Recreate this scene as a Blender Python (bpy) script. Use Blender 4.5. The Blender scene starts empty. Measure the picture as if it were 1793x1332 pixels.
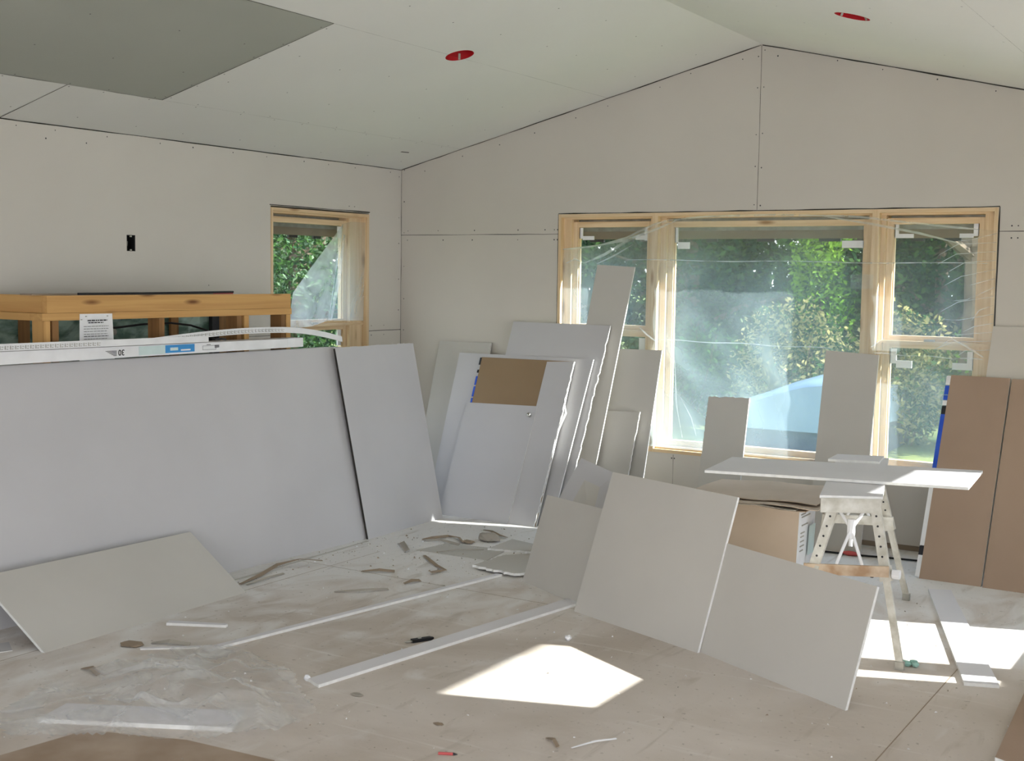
import bpy, bmesh, math, random
from mathutils import Vector, Matrix
sc = bpy.context.scene
COL = sc.collection
V = Vector

# ------------------------------------------------------------------ camera
cam = bpy.data.objects.new('camera', bpy.data.cameras.new('camera'))
COL.objects.link(cam)
right = V((0.84602101, 0.5329681, 0.01390874)); up = V((-0.05658684, 0.06382297, 0.99635564)); back = V((0.53013808, -0.84372485, 0.08415455))
mw = Matrix((right, up, back)).transposed().to_4x4()
mw.translation = V((5.8454, -7.6764, 1.6503))
cam.matrix_world = mw
cam.data.sensor_fit = 'HORIZONTAL'; cam.data.sensor_width = 36.0
cam.data.lens = 36.0 * 2182.76 / 1793.0
cam.data.clip_start = 0.05; cam.data.clip_end = 300
cam.data.dof.use_dof = True; cam.data.dof.focus_distance = 7.0; cam.data.dof.aperture_fstop = 5.6
sc.camera = cam

# ------------------------------------------------------------------ light
SKY = 5.2
SUN = 22.0
w = bpy.data.worlds.new('world'); sc.world = w; w.use_nodes = True
wn = w.node_tree.nodes; wl = w.node_tree.links
bg = wn['Background']; bg.inputs['Strength'].default_value = SKY
tc = wn.new('ShaderNodeTexCoord'); sx = wn.new('ShaderNodeSeparateXYZ'); cr = wn.new('ShaderNodeValToRGB')
wl.new(tc.outputs['Generated'], sx.inputs[0]); wl.new(sx.outputs['Z'], cr.inputs[0]); wl.new(cr.outputs[0], bg.inputs['Color'])
e = cr.color_ramp.elements
e[0].position = 0.0; e[0].color = (0.95, 0.96, 0.98, 1); e[1].position = 0.7; e[1].color = (0.52, 0.66, 0.92, 1)
sd = V((0.944, 0.333, 0.55)).normalized()
sun = bpy.data.objects.new('sun', bpy.data.lights.new('sun', 'SUN')); COL.objects.link(sun)
sun.data.energy = SUN; sun.data.angle = math.radians(0.55); sun.data.color = (1.0, 0.96, 0.91)
sun.rotation_euler = sd.to_track_quat('Z', 'Y').to_euler()
sc.view_settings.view_transform = 'Standard'; sc.view_settings.look = 'None'
sc.view_settings.gamma = 1.0; sc.view_settings.use_curve_mapping = False
sc.view_settings.exposure = 0.04
try:
    sc.cycles.use_denoising = True
    sc.cycles.max_bounces = 10; sc.cycles.diffuse_bounces = 7; sc.cycles.transparent_max_bounces = 24
    sc.cycles.sample_clamp_indirect = 6.0
    sc.cycles.caustics_reflective = False; sc.cycles.caustics_refractive = False
except Exception:
    pass

def portal(loc, aim, sxx, syy):
    l = bpy.data.lights.new('window_portal', 'AREA'); l.shape = 'RECTANGLE'; l.size = sxx; l.size_y = syy
    l.cycles.is_portal = True
    o = bpy.data.objects.new('window_portal', l); COL.objects.link(o); o.location = loc
    o.rotation_euler = V(aim).to_track_quat('-Z', 'Z').to_euler()
portal((2.87, 0.25, 1.27), (0, -1, 0), 2.95, 1.65)
portal((5.95, -1.95, 1.27), (-1, 0, 0), 1.7, 1.65)
portal((3.8, -10.65, 1.1), (0, 1, 0), 3.3, 2.2)
portal((7.0, -10.65, 1.1), (0, 1, 0), 3.3, 2.2)
portal((8.75, -7.0, 1.1), (-1, 0, 0), 4.6, 2.2)

# ------------------------------------------------------------------ materials
def lin(r, g, b):
    f = lambda c: ((c/255+0.055)/1.055)**2.4 if c > 10 else c/255/12.92
    return (f(r), f(g), f(b), 1)
def base(name, rough=0.8):
    m = bpy.data.materials.new(name); m.use_nodes = True
    b = m.node_tree.nodes['Principled BSDF']; b.inputs['Roughness'].default_value = rough
    b.inputs['Specular IOR Level'].default_value = 0.25
    return m, b, m.node_tree.nodes, m.node_tree.links
def mottle(name, c1, c2, scale=3.0, rough=0.8, detail=4.0, spread=0.18, stretch=None, bump=0.0, bscale=60, metal=0.0):
    m, b, n, l = base(name, rough)
    t = n.new('ShaderNodeTexCoord'); no = n.new('ShaderNodeTexNoise'); r = n.new('ShaderNodeValToRGB')
    no.inputs['Scale'].default_value = scale; no.inputs['Detail'].default_value = detail
    if stretch:
        mp = n.new('ShaderNodeMapping'); mp.inputs['Scale'].default_value = stretch
        l.new(t.outputs['Object'], mp.inputs[0]); l.new(mp.outputs[0], no.inputs['Vector'])
    else:
        l.new(t.outputs['Object'], no.inputs['Vector'])
    r.color_ramp.elements[0].position = 0.5-spread; r.color_ramp.elements[1].position = 0.5+spread
    r.color_ramp.elements[0].color = c1; r.color_ramp.elements[1].color = c2
    l.new(no.outputs['Fac'], r.inputs[0]); l.new(r.outputs[0], b.inputs['Base Color'])
    b.inputs['Metallic'].default_value = metal
    if bump:
        n2 = n.new('ShaderNodeTexNoise'); n2.inputs['Scale'].default_value = bscale; n2.inputs['Detail'].default_value = 3
        l.new(t.outputs['Object'], n2.inputs['Vector'])
        bp = n.new('ShaderNodeBump'); bp.inputs['Strength'].default_value = bump; bp.inputs['Distance'].default_value = 0.004
        l.new(n2.outputs['Fac'], bp.inputs['Height']); l.new(bp.outputs[0], b.inputs['Normal'])
    return m
def flat(name, c, rough=0.7, metal=0.0):
    return mottle(name, c, tuple(x*0.9 for x in c[:3])+(1,), 9.0, rough, metal=metal)

M = {}
M['wall'] = mottle('wall_paper_face', lin(203, 199, 192), lin(208, 204, 197), 1.2)
M['wall_side'] = mottle('gable_paper_face', lin(195, 190, 182), lin(201, 196, 188), 1.0)
M['ceil'] = mottle('ceiling_paper_face', lin(217, 218, 214), lin(221, 222, 218), 1.0)
M['ceil_green'] = mottle('moisture_board_face', lin(160, 163, 154), lin(166, 169, 160), 1.0)
M['gap'] = flat('seam_shadow_gap', (0.035, 0.032, 0.028, 1))
M['screw'] = flat('screw_head', (0.05, 0.05, 0.055, 1), 0.4)
M['grey'] = mottle('gypsum_face_cool', lin(184, 183, 185), lin(190, 189, 191), 1.6)
M['warm'] = mottle('gypsum_face_warm', lin(185, 182, 176), lin(191, 188, 182), 1.6)
M['pale'] = mottle('gypsum_face_scatter_lit', lin(213, 212, 216), lin(220, 219, 223), 1.6)  # lighter face: scattered sun on boards lying flat, put into the colour
M['core'] = mottle('gypsum_core', lin(230, 230, 228), lin(218, 218, 216), 30, bump=0.4, bscale=90)
M['brown'] = mottle('brown_backing_paper', lin(160, 138, 121), lin(168, 146, 129), 2.0)
M['brownd'] = mottle('dark_backing_paper', lin(140, 118, 92), lin(148, 126, 99), 2.0)
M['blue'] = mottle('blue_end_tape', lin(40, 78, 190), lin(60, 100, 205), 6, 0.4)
M['white'] = flat('white_paper', lin(232, 233, 236))
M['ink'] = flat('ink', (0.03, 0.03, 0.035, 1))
M['label_blue'] = flat('label_blue', lin(70, 150, 215))
M['label_pale'] = flat('label_pale_green', lin(208, 226, 226))
M['black'] = flat('black_rubber', (0.012, 0.012, 0.013, 1), 0.5)
M['red'] = mottle('red_plastic_cup', lin(190, 30, 38), lin(160, 20, 28), 8, 0.5)
M['redm'] = flat('red_plug', lin(196, 92, 92))
M['galv'] = mottle('dusty_metal', lin(178, 176, 168), lin(150, 148, 140), 14, 0.5, metal=0.25)
M['alum'] = mottle('dust_covered_aluminium', lin(215, 213, 206), lin(176, 172, 160), 16, 0.55, bump=0.3)
M['steel'] = flat('polished_steel', (0.6, 0.6, 0.58, 1), 0.2, 1.0)
M['dustywood'] = mottle('dusty_wood_bar', lin(205, 186, 164), lin(170, 140, 112), 12, 0.8, spread=0.12)
M['kraft'] = mottle('kraft_cardboard', lin(184, 168, 150), lin(196, 180, 164), 3)
M['kraftfloor'] = mottle('dusty_kraft_paper', lin(150, 130, 112), lin(176, 160, 144), 4)
M['debris'] = flat('torn_brown_paper', lin(150, 134, 116))
M['debris2'] = flat('torn_grey_paper', lin(168, 162, 152))
M['teal'] = flat('pale_teal_rag', lin(150, 190, 180))
M['vapour'] = mottle('green_vapour_plastic', lin(84, 108, 98), lin(140, 162, 152), 9, 0.25, spread=0.1, stretch=(1, .6, 1.6))
M['car'] = mottle('pale_blue_cover', lin(112, 134, 154), lin(124, 146, 164), 1.5, 0.35)
M['card'] = mottle('dark_blue_lower_body', lin(40, 54, 72), lin(50, 66, 84), 2, 0.4)

def wood(name, c1, c2, c3, axis='x', scale=1.0):
    m, b, n, l = base(name, 0.65)
    t = n.new('ShaderNodeTexCoord'); mp = n.new('ShaderNodeMapping')
    s = {'x': (0.7, 22, 22), 'y': (22, 0.7, 22), 'z': (22, 22, 0.7)}[axis]
    mp.inputs['Scale'].default_value = tuple(q*scale for q in s)
    no = n.new('ShaderNodeTexNoise'); no.inputs['Scale'].default_value = 1.6; no.inputs['Detail'].default_value = 5; no.inputs['Distortion'].default_value = 0.6
    l.new(t.outputs['Object'], mp.inputs[0]); l.new(mp.outputs[0], no.inputs['Vector'])
    r = n.new('ShaderNodeValToRGB'); r.color_ramp.elements[0].position = 0.33; r.color_ramp.elements[1].position = 0.66
    r.color_ramp.elements[0].color = c1; r.color_ramp.elements[1].color = c2
    l.new(no.outputs['Fac'], r.inputs[0])
    # knots
    mp2 = n.new('ShaderNodeMapping'); mp2.inputs['Scale'].default_value = {'x': (2.2, 9, 9), 'y': (9, 2.2, 9), 'z': (9, 9, 2.2)}[axis]
    vo = n.new('ShaderNodeTexVoronoi'); vo.inputs['Scale'].default_value = 1.2
    l.new(t.outputs['Object'], mp2.inputs[0]); l.new(mp2.outputs[0], vo.inputs['Vector'])
    r2 = n.new('ShaderNodeValToRGB'); r2.color_ramp.elements[0].position = 0.06; r2.color_ramp.elements[1].position = 0.2
    r2.color_ramp.elements[0].color = (1, 1, 1, 1); r2.color_ramp.elements[1].color = (0, 0, 0, 1)
    l.new(vo.outputs['Distance'], r2.inputs[0])
    mx = n.new('ShaderNodeMix'); mx.data_type = 'RGBA'; l.new(r2.outputs[0], mx.inputs['Factor'])
    l.new(r.outputs[0], mx.inputs['A']); mx.inputs['B'].default_value = c3
    l.new(mx.outputs['Result'], b.inputs['Base Color'])
    return m
pine = (lin(206, 178, 140), lin(226, 204, 170), lin(160, 124, 88))
M['pine_x'] = wood('pine_along_x', *pine, 'x'); M['pine_y'] = wood('pine_along_y', *pine, 'y'); M['pine_z'] = wood('pine_along_z', *pine, 'z')
lum = (lin(188, 144, 90), lin(204, 162, 104), lin(112, 72, 42))
M['lum_x'] = wood('lumber_along_x', *lum, 'x'); M['lum_y'] = wood('lumber_along_y', *lum, 'y'); M['lum_z'] = wood('lumber_along_z', *lum, 'z')
M['lumd_z'] = wood('lumber_dim_along_z', lin(120, 88, 56), lin(140, 104, 66), lin(80, 52, 30), 'z')  # darker lumber copy: dimness of the back studs put into the colour

def glass_mat():
    m = bpy.data.materials.new('window_glass'); m.use_nodes = True
    n = m.node_tree.nodes; l = m.node_tree.links; n.remove(n['Principled BSDF'])
    tr = n.new('ShaderNodeBsdfTransparent'); tr.inputs[0].default_value = (0.93, 0.955, 0.95, 1)
    gl = n.new('ShaderNodeBsdfGlossy'); gl.inputs['Roughness'].default_value = 0.03
    mx = n.new('ShaderNodeMixShader'); mx.inputs[0].default_value = 0.05
    l.new(tr.outputs[0], mx.inputs[1]); l.new(gl.outputs[0], mx.inputs[2]); l.new(mx.outputs[0], n['Material Output'].inputs[0])
    return m
M['glass'] = glass_mat()
def film_mat(name, lo, hi, scale=3.0, stretch=(1, 1, 1), tint=(0.86, 0.93, 1.0, 1), spread=0.15, grad=False):
    m = bpy.data.materials.new(name); m.use_nodes = True
    n = m.node_tree.nodes; l = m.node_tree.links; n.remove(n['Principled BSDF'])
    tr = n.new('ShaderNodeBsdfTransparent'); tl = n.new('ShaderNodeBsdfTranslucent'); df = n.new('ShaderNodeBsdfDiffuse'); gl = n.new('ShaderNodeBsdfGlossy')
    tl.inputs[0].default_value = tint; df.inputs[0].default_value = tint; gl.inputs['Roughness'].default_value = 0.25
    a = n.new('ShaderNodeMixShader'); a.inputs[0].default_value = 0.4; l.new(tl.outputs[0], a.inputs[1]); l.new(df.outputs[0], a.inputs[2])
    b = n.new('ShaderNodeMixShader'); b.inputs[0].default_value = 0.15; l.new(a.outputs[0], b.inputs[1]); l.new(gl.outputs[0], b.inputs[2])
    t = n.new('ShaderNodeTexCoord'); mp = n.new('ShaderNodeMapping'); mp.inputs['Scale'].default_value = stretch
    no = n.new('ShaderNodeTexNoise'); no.inputs['Scale'].default_value = scale; no.inputs['Detail'].default_value = 5; no.inputs['Distortion'].default_value = 0.8
    l.new(t.outputs['Object'], mp.inputs[0]); l.new(mp.outputs[0], no.inputs['Vector'])
    mr = n.new('ShaderNodeMapRange'); mr.inputs['From Min'].default_value = 0.5-spread; mr.inputs['From Max'].default_value = 0.5+spread
    mr.inputs['To Min'].default_value = lo; mr.inputs['To Max'].default_value = hi
    l.new(no.outputs['Fac'], mr.inputs['Value'])
    out = mr.outputs[0]
    if grad:
        sp = n.new('ShaderNodeSeparateXYZ'); l.new(t.outputs['Object'], sp.inputs[0])
        g1 = n.new('ShaderNodeMapRange'); g1.inputs['From Min'].default_value = 1.3; g1.inputs['From Max'].default_value = -1.2; g1.inputs['To Min'].default_value = 0.5; g1.inputs['To Max'].default_value = 1.0
        g2 = n.new('ShaderNodeMapRange'); g2.inputs['From Min'].default_value = 1.6; g2.inputs['From Max'].default_value = 0.5; g2.inputs['To Min'].default_value = 0.45; g2.inputs['To Max'].default_value = 1.25
        l.new(sp.outputs['X'], g1.inputs['Value']); l.new(sp.outputs['Z'], g2.inputs['Value'])
        a1 = n.new('ShaderNodeMath'); a1.operation = 'MULTIPLY'; a2 = n.new('ShaderNodeMath'); a2.operation = 'MULTIPLY'
        l.new(g1.outputs[0], a1.inputs[0]); l.new(g2.outputs[0], a1.inputs[1]); l.new(a1.outputs[0], a2.inputs[0]); l.new(out, a2.inputs[1]); out = a2.outputs[0]
    f = n.new('ShaderNodeMixShader'); l.new(out, f.inputs[0]); l.new(tr.outputs[0], f.inputs[1]); l.new(b.outputs[0], f.inputs[2])
    l.new(f.outputs[0], n['Material Output'].inputs[0])
    return m
M['film'] = film_mat('hazy_plastic_film', 0.20, 0.50, 1.3, (1, 1, 0.8), (0.66, 0.84, 0.94, 1), grad=True)
M['fold'] = film_mat('folded_plastic_film', 0.25, 0.5, 6.0)
M['film_floor'] = film_mat('crumpled_plastic_film', 0.10, 0.55, 3.2, (1.0, 2.0, 1), (0.9, 0.92, 0.94, 1), 0.13)

def floor_mat():
    m, b, n, l = base('dusty_concrete', 0.75)
    t = n.new('ShaderNodeTexCoord')
    def noise(scale, det, st=None, dist=0.0):
        no = n.new('ShaderNodeTexNoise'); no.inputs['Scale'].default_value = scale; no.inputs['Detail'].default_value = det; no.inputs['Distortion'].default_value = dist
        if st:
            mp = n.new('ShaderNodeMapping'); mp.inputs['Scale'].default_value = st; mp.inputs['Rotation'].default_value = (0, 0, 0.25)
            l.new(t.outputs['Object'], mp.inputs[0]); l.new(mp.outputs[0], no.inputs['Vector'])
        else: l.new(t.outputs['Object'], no.inputs['Vector'])
        return no
    def ramp(src, p0, p1, c0, c1):
        r = n.new('ShaderNodeValToRGB'); r.color_ramp.elements[0].position = p0; r.color_ramp.elements[1].position = p1
        r.color_ramp.elements[0].color = c0; r.color_ramp.elements[1].color = c1; l.new(src, r.inputs[0]); return r
    def mix(f, a, bb):
        mx = n.new('ShaderNodeMix'); mx.data_type = 'RGBA'; l.new(f, mx.inputs['Factor'])
        for s, q in (('A', a), ('B', bb)):
            if isinstance(q, tuple): mx.inputs[s].default_value = q
            else: l.new(q, mx.inputs[s])
        return mx.outputs['Result']
    base_c = ramp(noise(1.4, 6, None, 0.5).outputs['Fac'], 0.36, 0.62, lin(188, 178, 168), lin(208, 200, 193)).outputs[0]
    # drywall dust: thicker towards the stacks of sheets, swept thin in the open floor
    sp = n.new('ShaderNodeSeparateXYZ'); l.new(t.outputs['Object'], sp.inputs[0])
    mr = n.new('ShaderNodeMapRange'); mr.inputs['From Min'].default_value = 3.3; mr.inputs['From Max'].default_value = 1.2
    mr.inputs['To Min'].default_value = -0.16; mr.inputs['To Max'].default_value = 0.14; l.new(sp.outputs['X'], mr.inputs['Value'])
    mry = n.new('ShaderNodeMapRange'); mry.inputs['From Min'].default_value = -3.2; mry.inputs['From Max'].default_value = -1.2
    mry.inputs['To Min'].default_value = -0.06; mry.inputs['To Max'].default_value = 0.28; l.new(sp.outputs['Y'], mry.inputs['Value'])
    d = noise(2.6, 8, (1.3, 0.8, 1), 1.2)
    ad = n.new('ShaderNodeMath'); l.new(d.outputs['Fac'], ad.inputs[0]); l.new(mr.outputs[0], ad.inputs[1])
    ad2 = n.new('ShaderNodeMath'); l.new(ad.outputs[0], ad2.inputs[0]); l.new(mry.outputs[0], ad2.inputs[1])
    df = ramp(ad2.outputs[0], 0.42, 0.68, (0, 0, 0, 1), (0.85, 0.85, 0.85, 1)).outputs[0]
    c = mix(df, base_c, lin(226, 225, 224))
    # scuffs and scratches
    sc1 = ramp(noise(7, 3, (0.25, 3.0, 1), 0.3).outputs['Fac'], 0.62, 0.72, (0, 0, 0, 1), (0.35, 0.35, 0.35, 1)).outputs[0]
    c = mix(sc1, c, lin(228, 226, 223))
    sp1 = ramp(noise(38, 2).outputs['Fac'], 0.66, 0.74, (0, 0, 0, 1), (0.5, 0.5, 0.5, 1)).outputs[0]
    c = mix(sp1, c, lin(128, 120, 108))
    st = ramp(noise(4.2, 5, (2.5, 0.5, 1), 0.9).outputs['Fac'], 0.6, 0.74, (0, 0, 0, 1), (0.45, 0.45, 0.45, 1)).outputs[0]
    c = mix(st, c, lin(162, 152, 139))
    l.new(c, b.inputs['Base Color'])
    n2 = noise(30, 6); bp = n.new('ShaderNodeBump'); bp.inputs['Strength'].default_value = 0.25; bp.inputs['Distance'].default_value = 0.004
    l.new(n2.outputs['Fac'], bp.inputs['Height']); l.new(bp.outputs[0], b.inputs['Normal'])
    return m
M['floor'] = floor_mat()
M['bounce_yard'] = mottle('pale_bounce_ground', lin(205, 201, 194), lin(190, 186, 178), 1.0)  # unseen pale ground, added to bounce neutral light up to the ceiling
M['lawn'] = mottle('lawn_grass', lin(70, 92, 48), lin(132, 140, 78), 1.4, 0.9, bump=0.6, bscale=40)
def leaf_mat(name, c, t):
    m = bpy.data.materials.new(name); m.use_nodes = True
    n = m.node_tree.nodes; l = m.node_tree.links; n.remove(n['Principled BSDF'])
    df = n.new('ShaderNodeBsdfDiffuse'); tl = n.new('ShaderNodeBsdfTranslucent')
    oi = n.new('ShaderNodeTexCoord'); no = n.new('ShaderNodeTexNoise'); no.inputs['Scale'].default_value = 1.1; no.inputs['Detail'].default_value = 5
    l.new(oi.outputs['Object'], no.inputs['Vector'])
    r = n.new('ShaderNodeValToRGB'); r.color_ramp.elements[0].position = 0.35; r.color_ramp.elements[1].position = 0.65
    r.color_ramp.elements[0].color = c; r.color_ramp.elements[1].color = t
    l.new(no.outputs['Fac'], r.inputs[0]); l.new(r.outputs[0], df.inputs[0]); l.new(r.outputs[0], tl.inputs[0])
    mx = n.new('ShaderNodeMixShader'); mx.inputs[0].default_value = 0.35
    l.new(df.outputs[0], mx.inputs[1]); l.new(tl.outputs[0], mx.inputs[2]); l.new(mx.outputs[0], n['Material Output'].inputs[0])
    return m
M['leaf_dark'] = leaf_mat('dark_leaves', lin(26, 52, 36), lin(46, 78, 50))
M['leaf_mid'] = leaf_mat('mid_green_leaves', lin(42, 76, 40), lin(76, 108, 56))
M['leaf_bright'] = leaf_mat('bright_green_leaves', lin(86, 132, 40), lin(128, 162, 60))
M['leaf_yellow'] = leaf_mat('straw_coloured_leaves', lin(128, 126, 76), lin(188, 178, 124))
M['leaf_bush'] = leaf_mat('silvery_bush_leaves', lin(84, 112, 84), lin(128, 150, 120))
M['bark'] = mottle('bark', lin(70, 60, 48), lin(100, 88, 72), 8)

# ------------------------------------------------------------------ helpers
def link(name, verts, faces, mats, idx=None, parent=None, loc=None, smooth=False):
    me = bpy.data.meshes.new(name)
    if parent is not None:
        o0 = V(parent['_o']) if '_o' in parent else V((0, 0, 0))
    else:
        if loc is None:
            n = len(verts); o0 = V((sum(v[0] for v in verts)/n, sum(v[1] for v in verts)/n, min(v[2] for v in verts)))
        else: o0 = V(loc)
    me.from_pydata([V(v)-o0 for v in verts], [], faces)
    for k in mats: me.materials.append(M[k])
    if idx:
        for p, i in zip(me.polygons, idx): p.material_index = i
    if smooth:
        for p in me.polygons: p.use_smooth = True
    me.update()
    bm = bmesh.new(); bm.from_mesh(me); bmesh.ops.recalc_face_normals(bm, faces=bm.faces)
    bm.to_mesh(me); bm.free()
    o = bpy.data.objects.new(name, me); COL.objects.link(o)
    if parent is not None: o.parent = parent
    else: o.location = o0
    o['_o'] = tuple(o0)
    return o
def tag(o, label, cat, group=None, kind=None):
    o['label'] = label; o['category'] = cat
    if group: o['group'] = group
    if kind: o['kind'] = kind
    return o
def struct(o):
    o['kind'] = 'structure'; return o
def empty(name, loc):
    o = bpy.data.objects.new(name, None); COL.objects.link(o); o.location = loc; o['_o'] = tuple(loc); o.empty_display_size = 0.1
    return o
class MB:
    def __init__(s): s.v = []; s.f = []; s.i = []
    def add(s, v, f, i=0):
        n = len(s.v); s.v += [tuple(x) for x in v]; s.f += [tuple(a+n for a in q) for q in f]; s.i += [i]*len(f); return s
    def box(s, a, b, i=0):
        x0, y0, z0 = a; x1, y1, z1 = b
        v = [(x0, y0, z0), (x1, y0, z0), (x1, y1, z0), (x0, y1, z0), (x0, y0, z1), (x1, y0, z1), (x1, y1, z1), (x0, y1, z1)]
        return s.add(v, [(0, 3, 2, 1), (4, 5, 6, 7), (0, 1, 5, 4), (1, 2, 6, 5), (2, 3, 7, 6), (3, 0, 4, 7)], i)
    def beam(s, p, q, wd, ht, upv=(0, 0, 1), i=0, wd2=None, ht2=None):
        p, q = V(p), V(q); d = (q-p).normalized(); u = V(upv)
        if abs(d.dot(u)) > 0.98: u = V((0, 1, 0))
        sd_ = d.cross(u).normalized(); u = sd_.cross(d).normalized()
        v = []
        for c, a, b in ((p, wd, ht), (q, wd2 or wd, ht2 or ht)):
            v += [c+sd_*a/2+u*b/2, c-sd_*a/2+u*b/2, c-sd_*a/2-u*b/2, c+sd_*a/2-u*b/2]
        return s.add(v, [(0, 1, 2, 3), (7, 6, 5, 4), (0, 4, 5, 1), (1, 5, 6, 2), (2, 6, 7, 3), (3, 7, 4, 0)], i)
    def tube(s, pts, r, seg=8, i=0):
        pts = [V(p) for p in pts]; rings = []
        for k, p in enumerate(pts):
            d = (pts[min(k+1, len(pts)-1)]-pts[max(k-1, 0)]).normalized()
            u = V((0, 0, 1)) if abs(d.z) < 0.9 else V((1, 0, 0))
            a = d.cross(u).normalized(); b = a.cross(d)
            rr = r[k] if isinstance(r, (list, tuple)) else r
            rings.append([p+a*math.cos(t*2*math.pi/seg)*rr+b*math.sin(t*2*math.pi/seg)*rr for t in range(seg)])
        v = [x for q in rings for x in q]; f = []
        for k in range(len(pts)-1):
            for t in range(seg):
                f.append((k*seg+t, k*seg+(t+1) % seg, (k+1)*seg+(t+1) % seg, (k+1)*seg+t))
        f.append(tuple(range(seg))[::-1]); f.append(tuple(range((len(pts)-1)*seg, len(pts)*seg)))
        return s.add(v, f, i)
    def build(s, name, mats, parent=None, loc=None, smooth=False):
        return link(name, s.v, s.f, mats, s.i, parent, loc, smooth)

CAMP = V((5.8454, -7.6764, 1.6503))
def slab(name, quad, thick=0.0127, mats=('grey', 'core', 'warm'), parent=None, jag=None, jagamp=0.006, seed=1, n=None):
    """sheet of board: quad = outline of the face on the room side, the thickness goes behind it"""
    rnd = random.Random(seed)
    quad = [V(q) for q in quad]
    nn = (quad[1]-quad[0]).cross(quad[2]-quad[0]).normalized() if n is None else V(n).normalized()
    if (CAMP-quad[0]).dot(nn) < 0: nn = -nn
    pts = []
    for k in range(len(quad)):
        a, b = quad[k], quad[(k+1) % len(quad)]
        pts.append(a)
        if jag and k in jag:
            cnt = max(4, int((b-a).length/0.022)); t_ = nn.cross(b-a).normalized()
            for j in range(1, cnt):
                pts.append(a.lerp(b, (j+rnd.uniform(-.3, .3))/cnt)+t_*rnd.uniform(-jagamp, jagamp))
    m = MB(); k = len(pts)
    m.add(pts, [tuple(range(k))], 0); m.add([p-nn*thick for p in pts], [tuple(range(k))[::-1]], 2)
    # bright core along the edge
    v = [p for p in pts]+[p-nn*thick for p in pts]
    m.add(v, [(j, (j+1) % k, k+(j+1) % k, k+j) for j in range(k)], 1)
    o = m.build(name, mats, parent)
    bm = bmesh.new(); bm.from_mesh(o.data); bmesh.ops.remove_doubles(bm, verts=bm.verts, dist=1e-5); bmesh.ops.recalc_face_normals(bm, faces=bm.faces); bm.to_mesh(o.data); bm.free()
    return o
def board(quad, label, mats=('grey', 'core', 'warm'), cat='drywall board', name='drywall_board', **k):
    return tag(slab(name, quad, mats=mats, **k), label, cat)

# ================================================================== STRUCTURE
# gable room 5.73 x 10.6 m, the kitchen side is open to the right beyond y = -3.3
GX0, GX1, GZ0, GZ1 = 1.395, 4.344, 0.462, 2.082
LY0, LY1 = -1.436, -0.392
TH = 0.16
def cells(us, vs, holes):
    out = []
    for a, b in zip(us, us[1:]):
        for c, d in zip(vs, vs[1:]):
            cu, cv = (a+b)/2, (c+d)/2
            if not any(h[0] < cu < h[1] and h[2] < cv < h[3] for h in holes): out.append((a, b, c, d))
    return out
def wallmesh(name, P, u0, u1, v0, v1, holes, mats, thick=TH, peak=None, seams=(), screws=()):
    m = MB()
    us = sorted({u0, u1, *[x for h in holes for x in h[:2]]}); vs = sorted({v0, v1, *[x for h in holes for x in h[2:4]]})
    for a, b, c, d in cells(us, vs, holes):
        for w_ in (0, thick):
            m.add([P(a, w_, c), P(b, w_, c), P(b, w_, d), P(a, w_, d)], [(0, 1, 2, 3)], 0)
    for h in holes:
        a, b, c, d = h
        for p, q in (((a, c), (b, c)), ((b, c), (b, d)), ((b, d), (a, d)), ((a, d), (a, c))):
            m.add([P(p[0], 0, p[1]), P(q[0], 0, q[1]), P(q[0], thick, q[1]), P(p[0], thick, p[1])], [(0, 1, 2, 3)], 0)
    for p, q in (((u0, v0), (u1, v0)), ((u1, v0), (u1, v1)), ((u1, v1), (u0, v1)), ((u0, v1), (u0, v0))):
        if peak and p[1] == v1 and q[1] == v1: continue
        m.add([P(p[0], 0, p[1]), P(q[0], 0, q[1]), P(q[0], thick, q[1]), P(p[0], thick, p[1])], [(0, 1, 2, 3)], 0)
    if peak:
        for w_ in (0, thick): m.add([P(u0, w_, v1), P(u1, w_, v1), P(peak[0], w_, peak[1])], [(0, 1, 2)], 0)
    # seams: narrow dark gaps between the sheets, slightly wandering
    rnd = random.Random(len(name)+7)
    for s_ in seams:
        (a, b), (c, d), wd = s_[0], s_[1], s_[2]
        L = math.hypot(c-a, d-b); cnt = max(2, int(L/0.12)); nx, ny = -(d-b)/L, (c-a)/L
        pts = []
        for k in range(cnt+1):
            t = k/cnt; o = rnd.uniform(-1, 1)*0.0012; ww = wd*rnd.uniform(0.45, 1.25)
            x, y = a+(c-a)*t+nx*o, b+(d-b)*t+ny*o
            pts.append((P(x+nx*ww/2, -0.0012, y+ny*ww/2), P(x-nx*ww/2, -0.0012, y-ny*ww/2)))
        v = [q for p in pts for q in p]
        m.add(v, [(2*k, 2*k+1, 2*k+3, 2*k+2) for k in range(cnt)], 1)
    for (x, y) in screws:
        r = 0.0042*rnd.uniform(0.8, 1.3)
        m.add([P(x+math.cos(t*math.pi/3)*r, -0.0015, y+math.sin(t*math.pi/3)*r) for t in range(6)], [tuple(range(6))], 2)
    return struct(m.build(name, mats, loc=(0, 0, 0)))
Pg = lambda u, d, z: (u, d, z)             # gable wall, outwards = +Y
Pl = lambda u, d, z: (-d, u, z)            # left wall, outwards = -X
rs = random.Random(3)
def srow(a, b, n, off=0.0):
    return [(a[0]+(b[0]-a[0])*(k+rs.uniform(-.2, .2))/n, a[1]+(b[1]-a[1])*(k+rs.uniform(-.15, .15))/n) for k in range(n+1)]
slope = 0.2432
scr = []
for x_, z_ in ((2.866, 0),):
    scr += srow((2.845, 2.12), (2.845, 3.08), 4)+srow((2.887, 2.12), (2.887, 3.08), 4)
for z_ in (1.905, 1.975):
    scr += srow((0.04, z_), (1.33, z_), 4)+[(1.36, z_), (1.385, z_)]+[(4.42, z_), (4.455, z_)]
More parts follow.
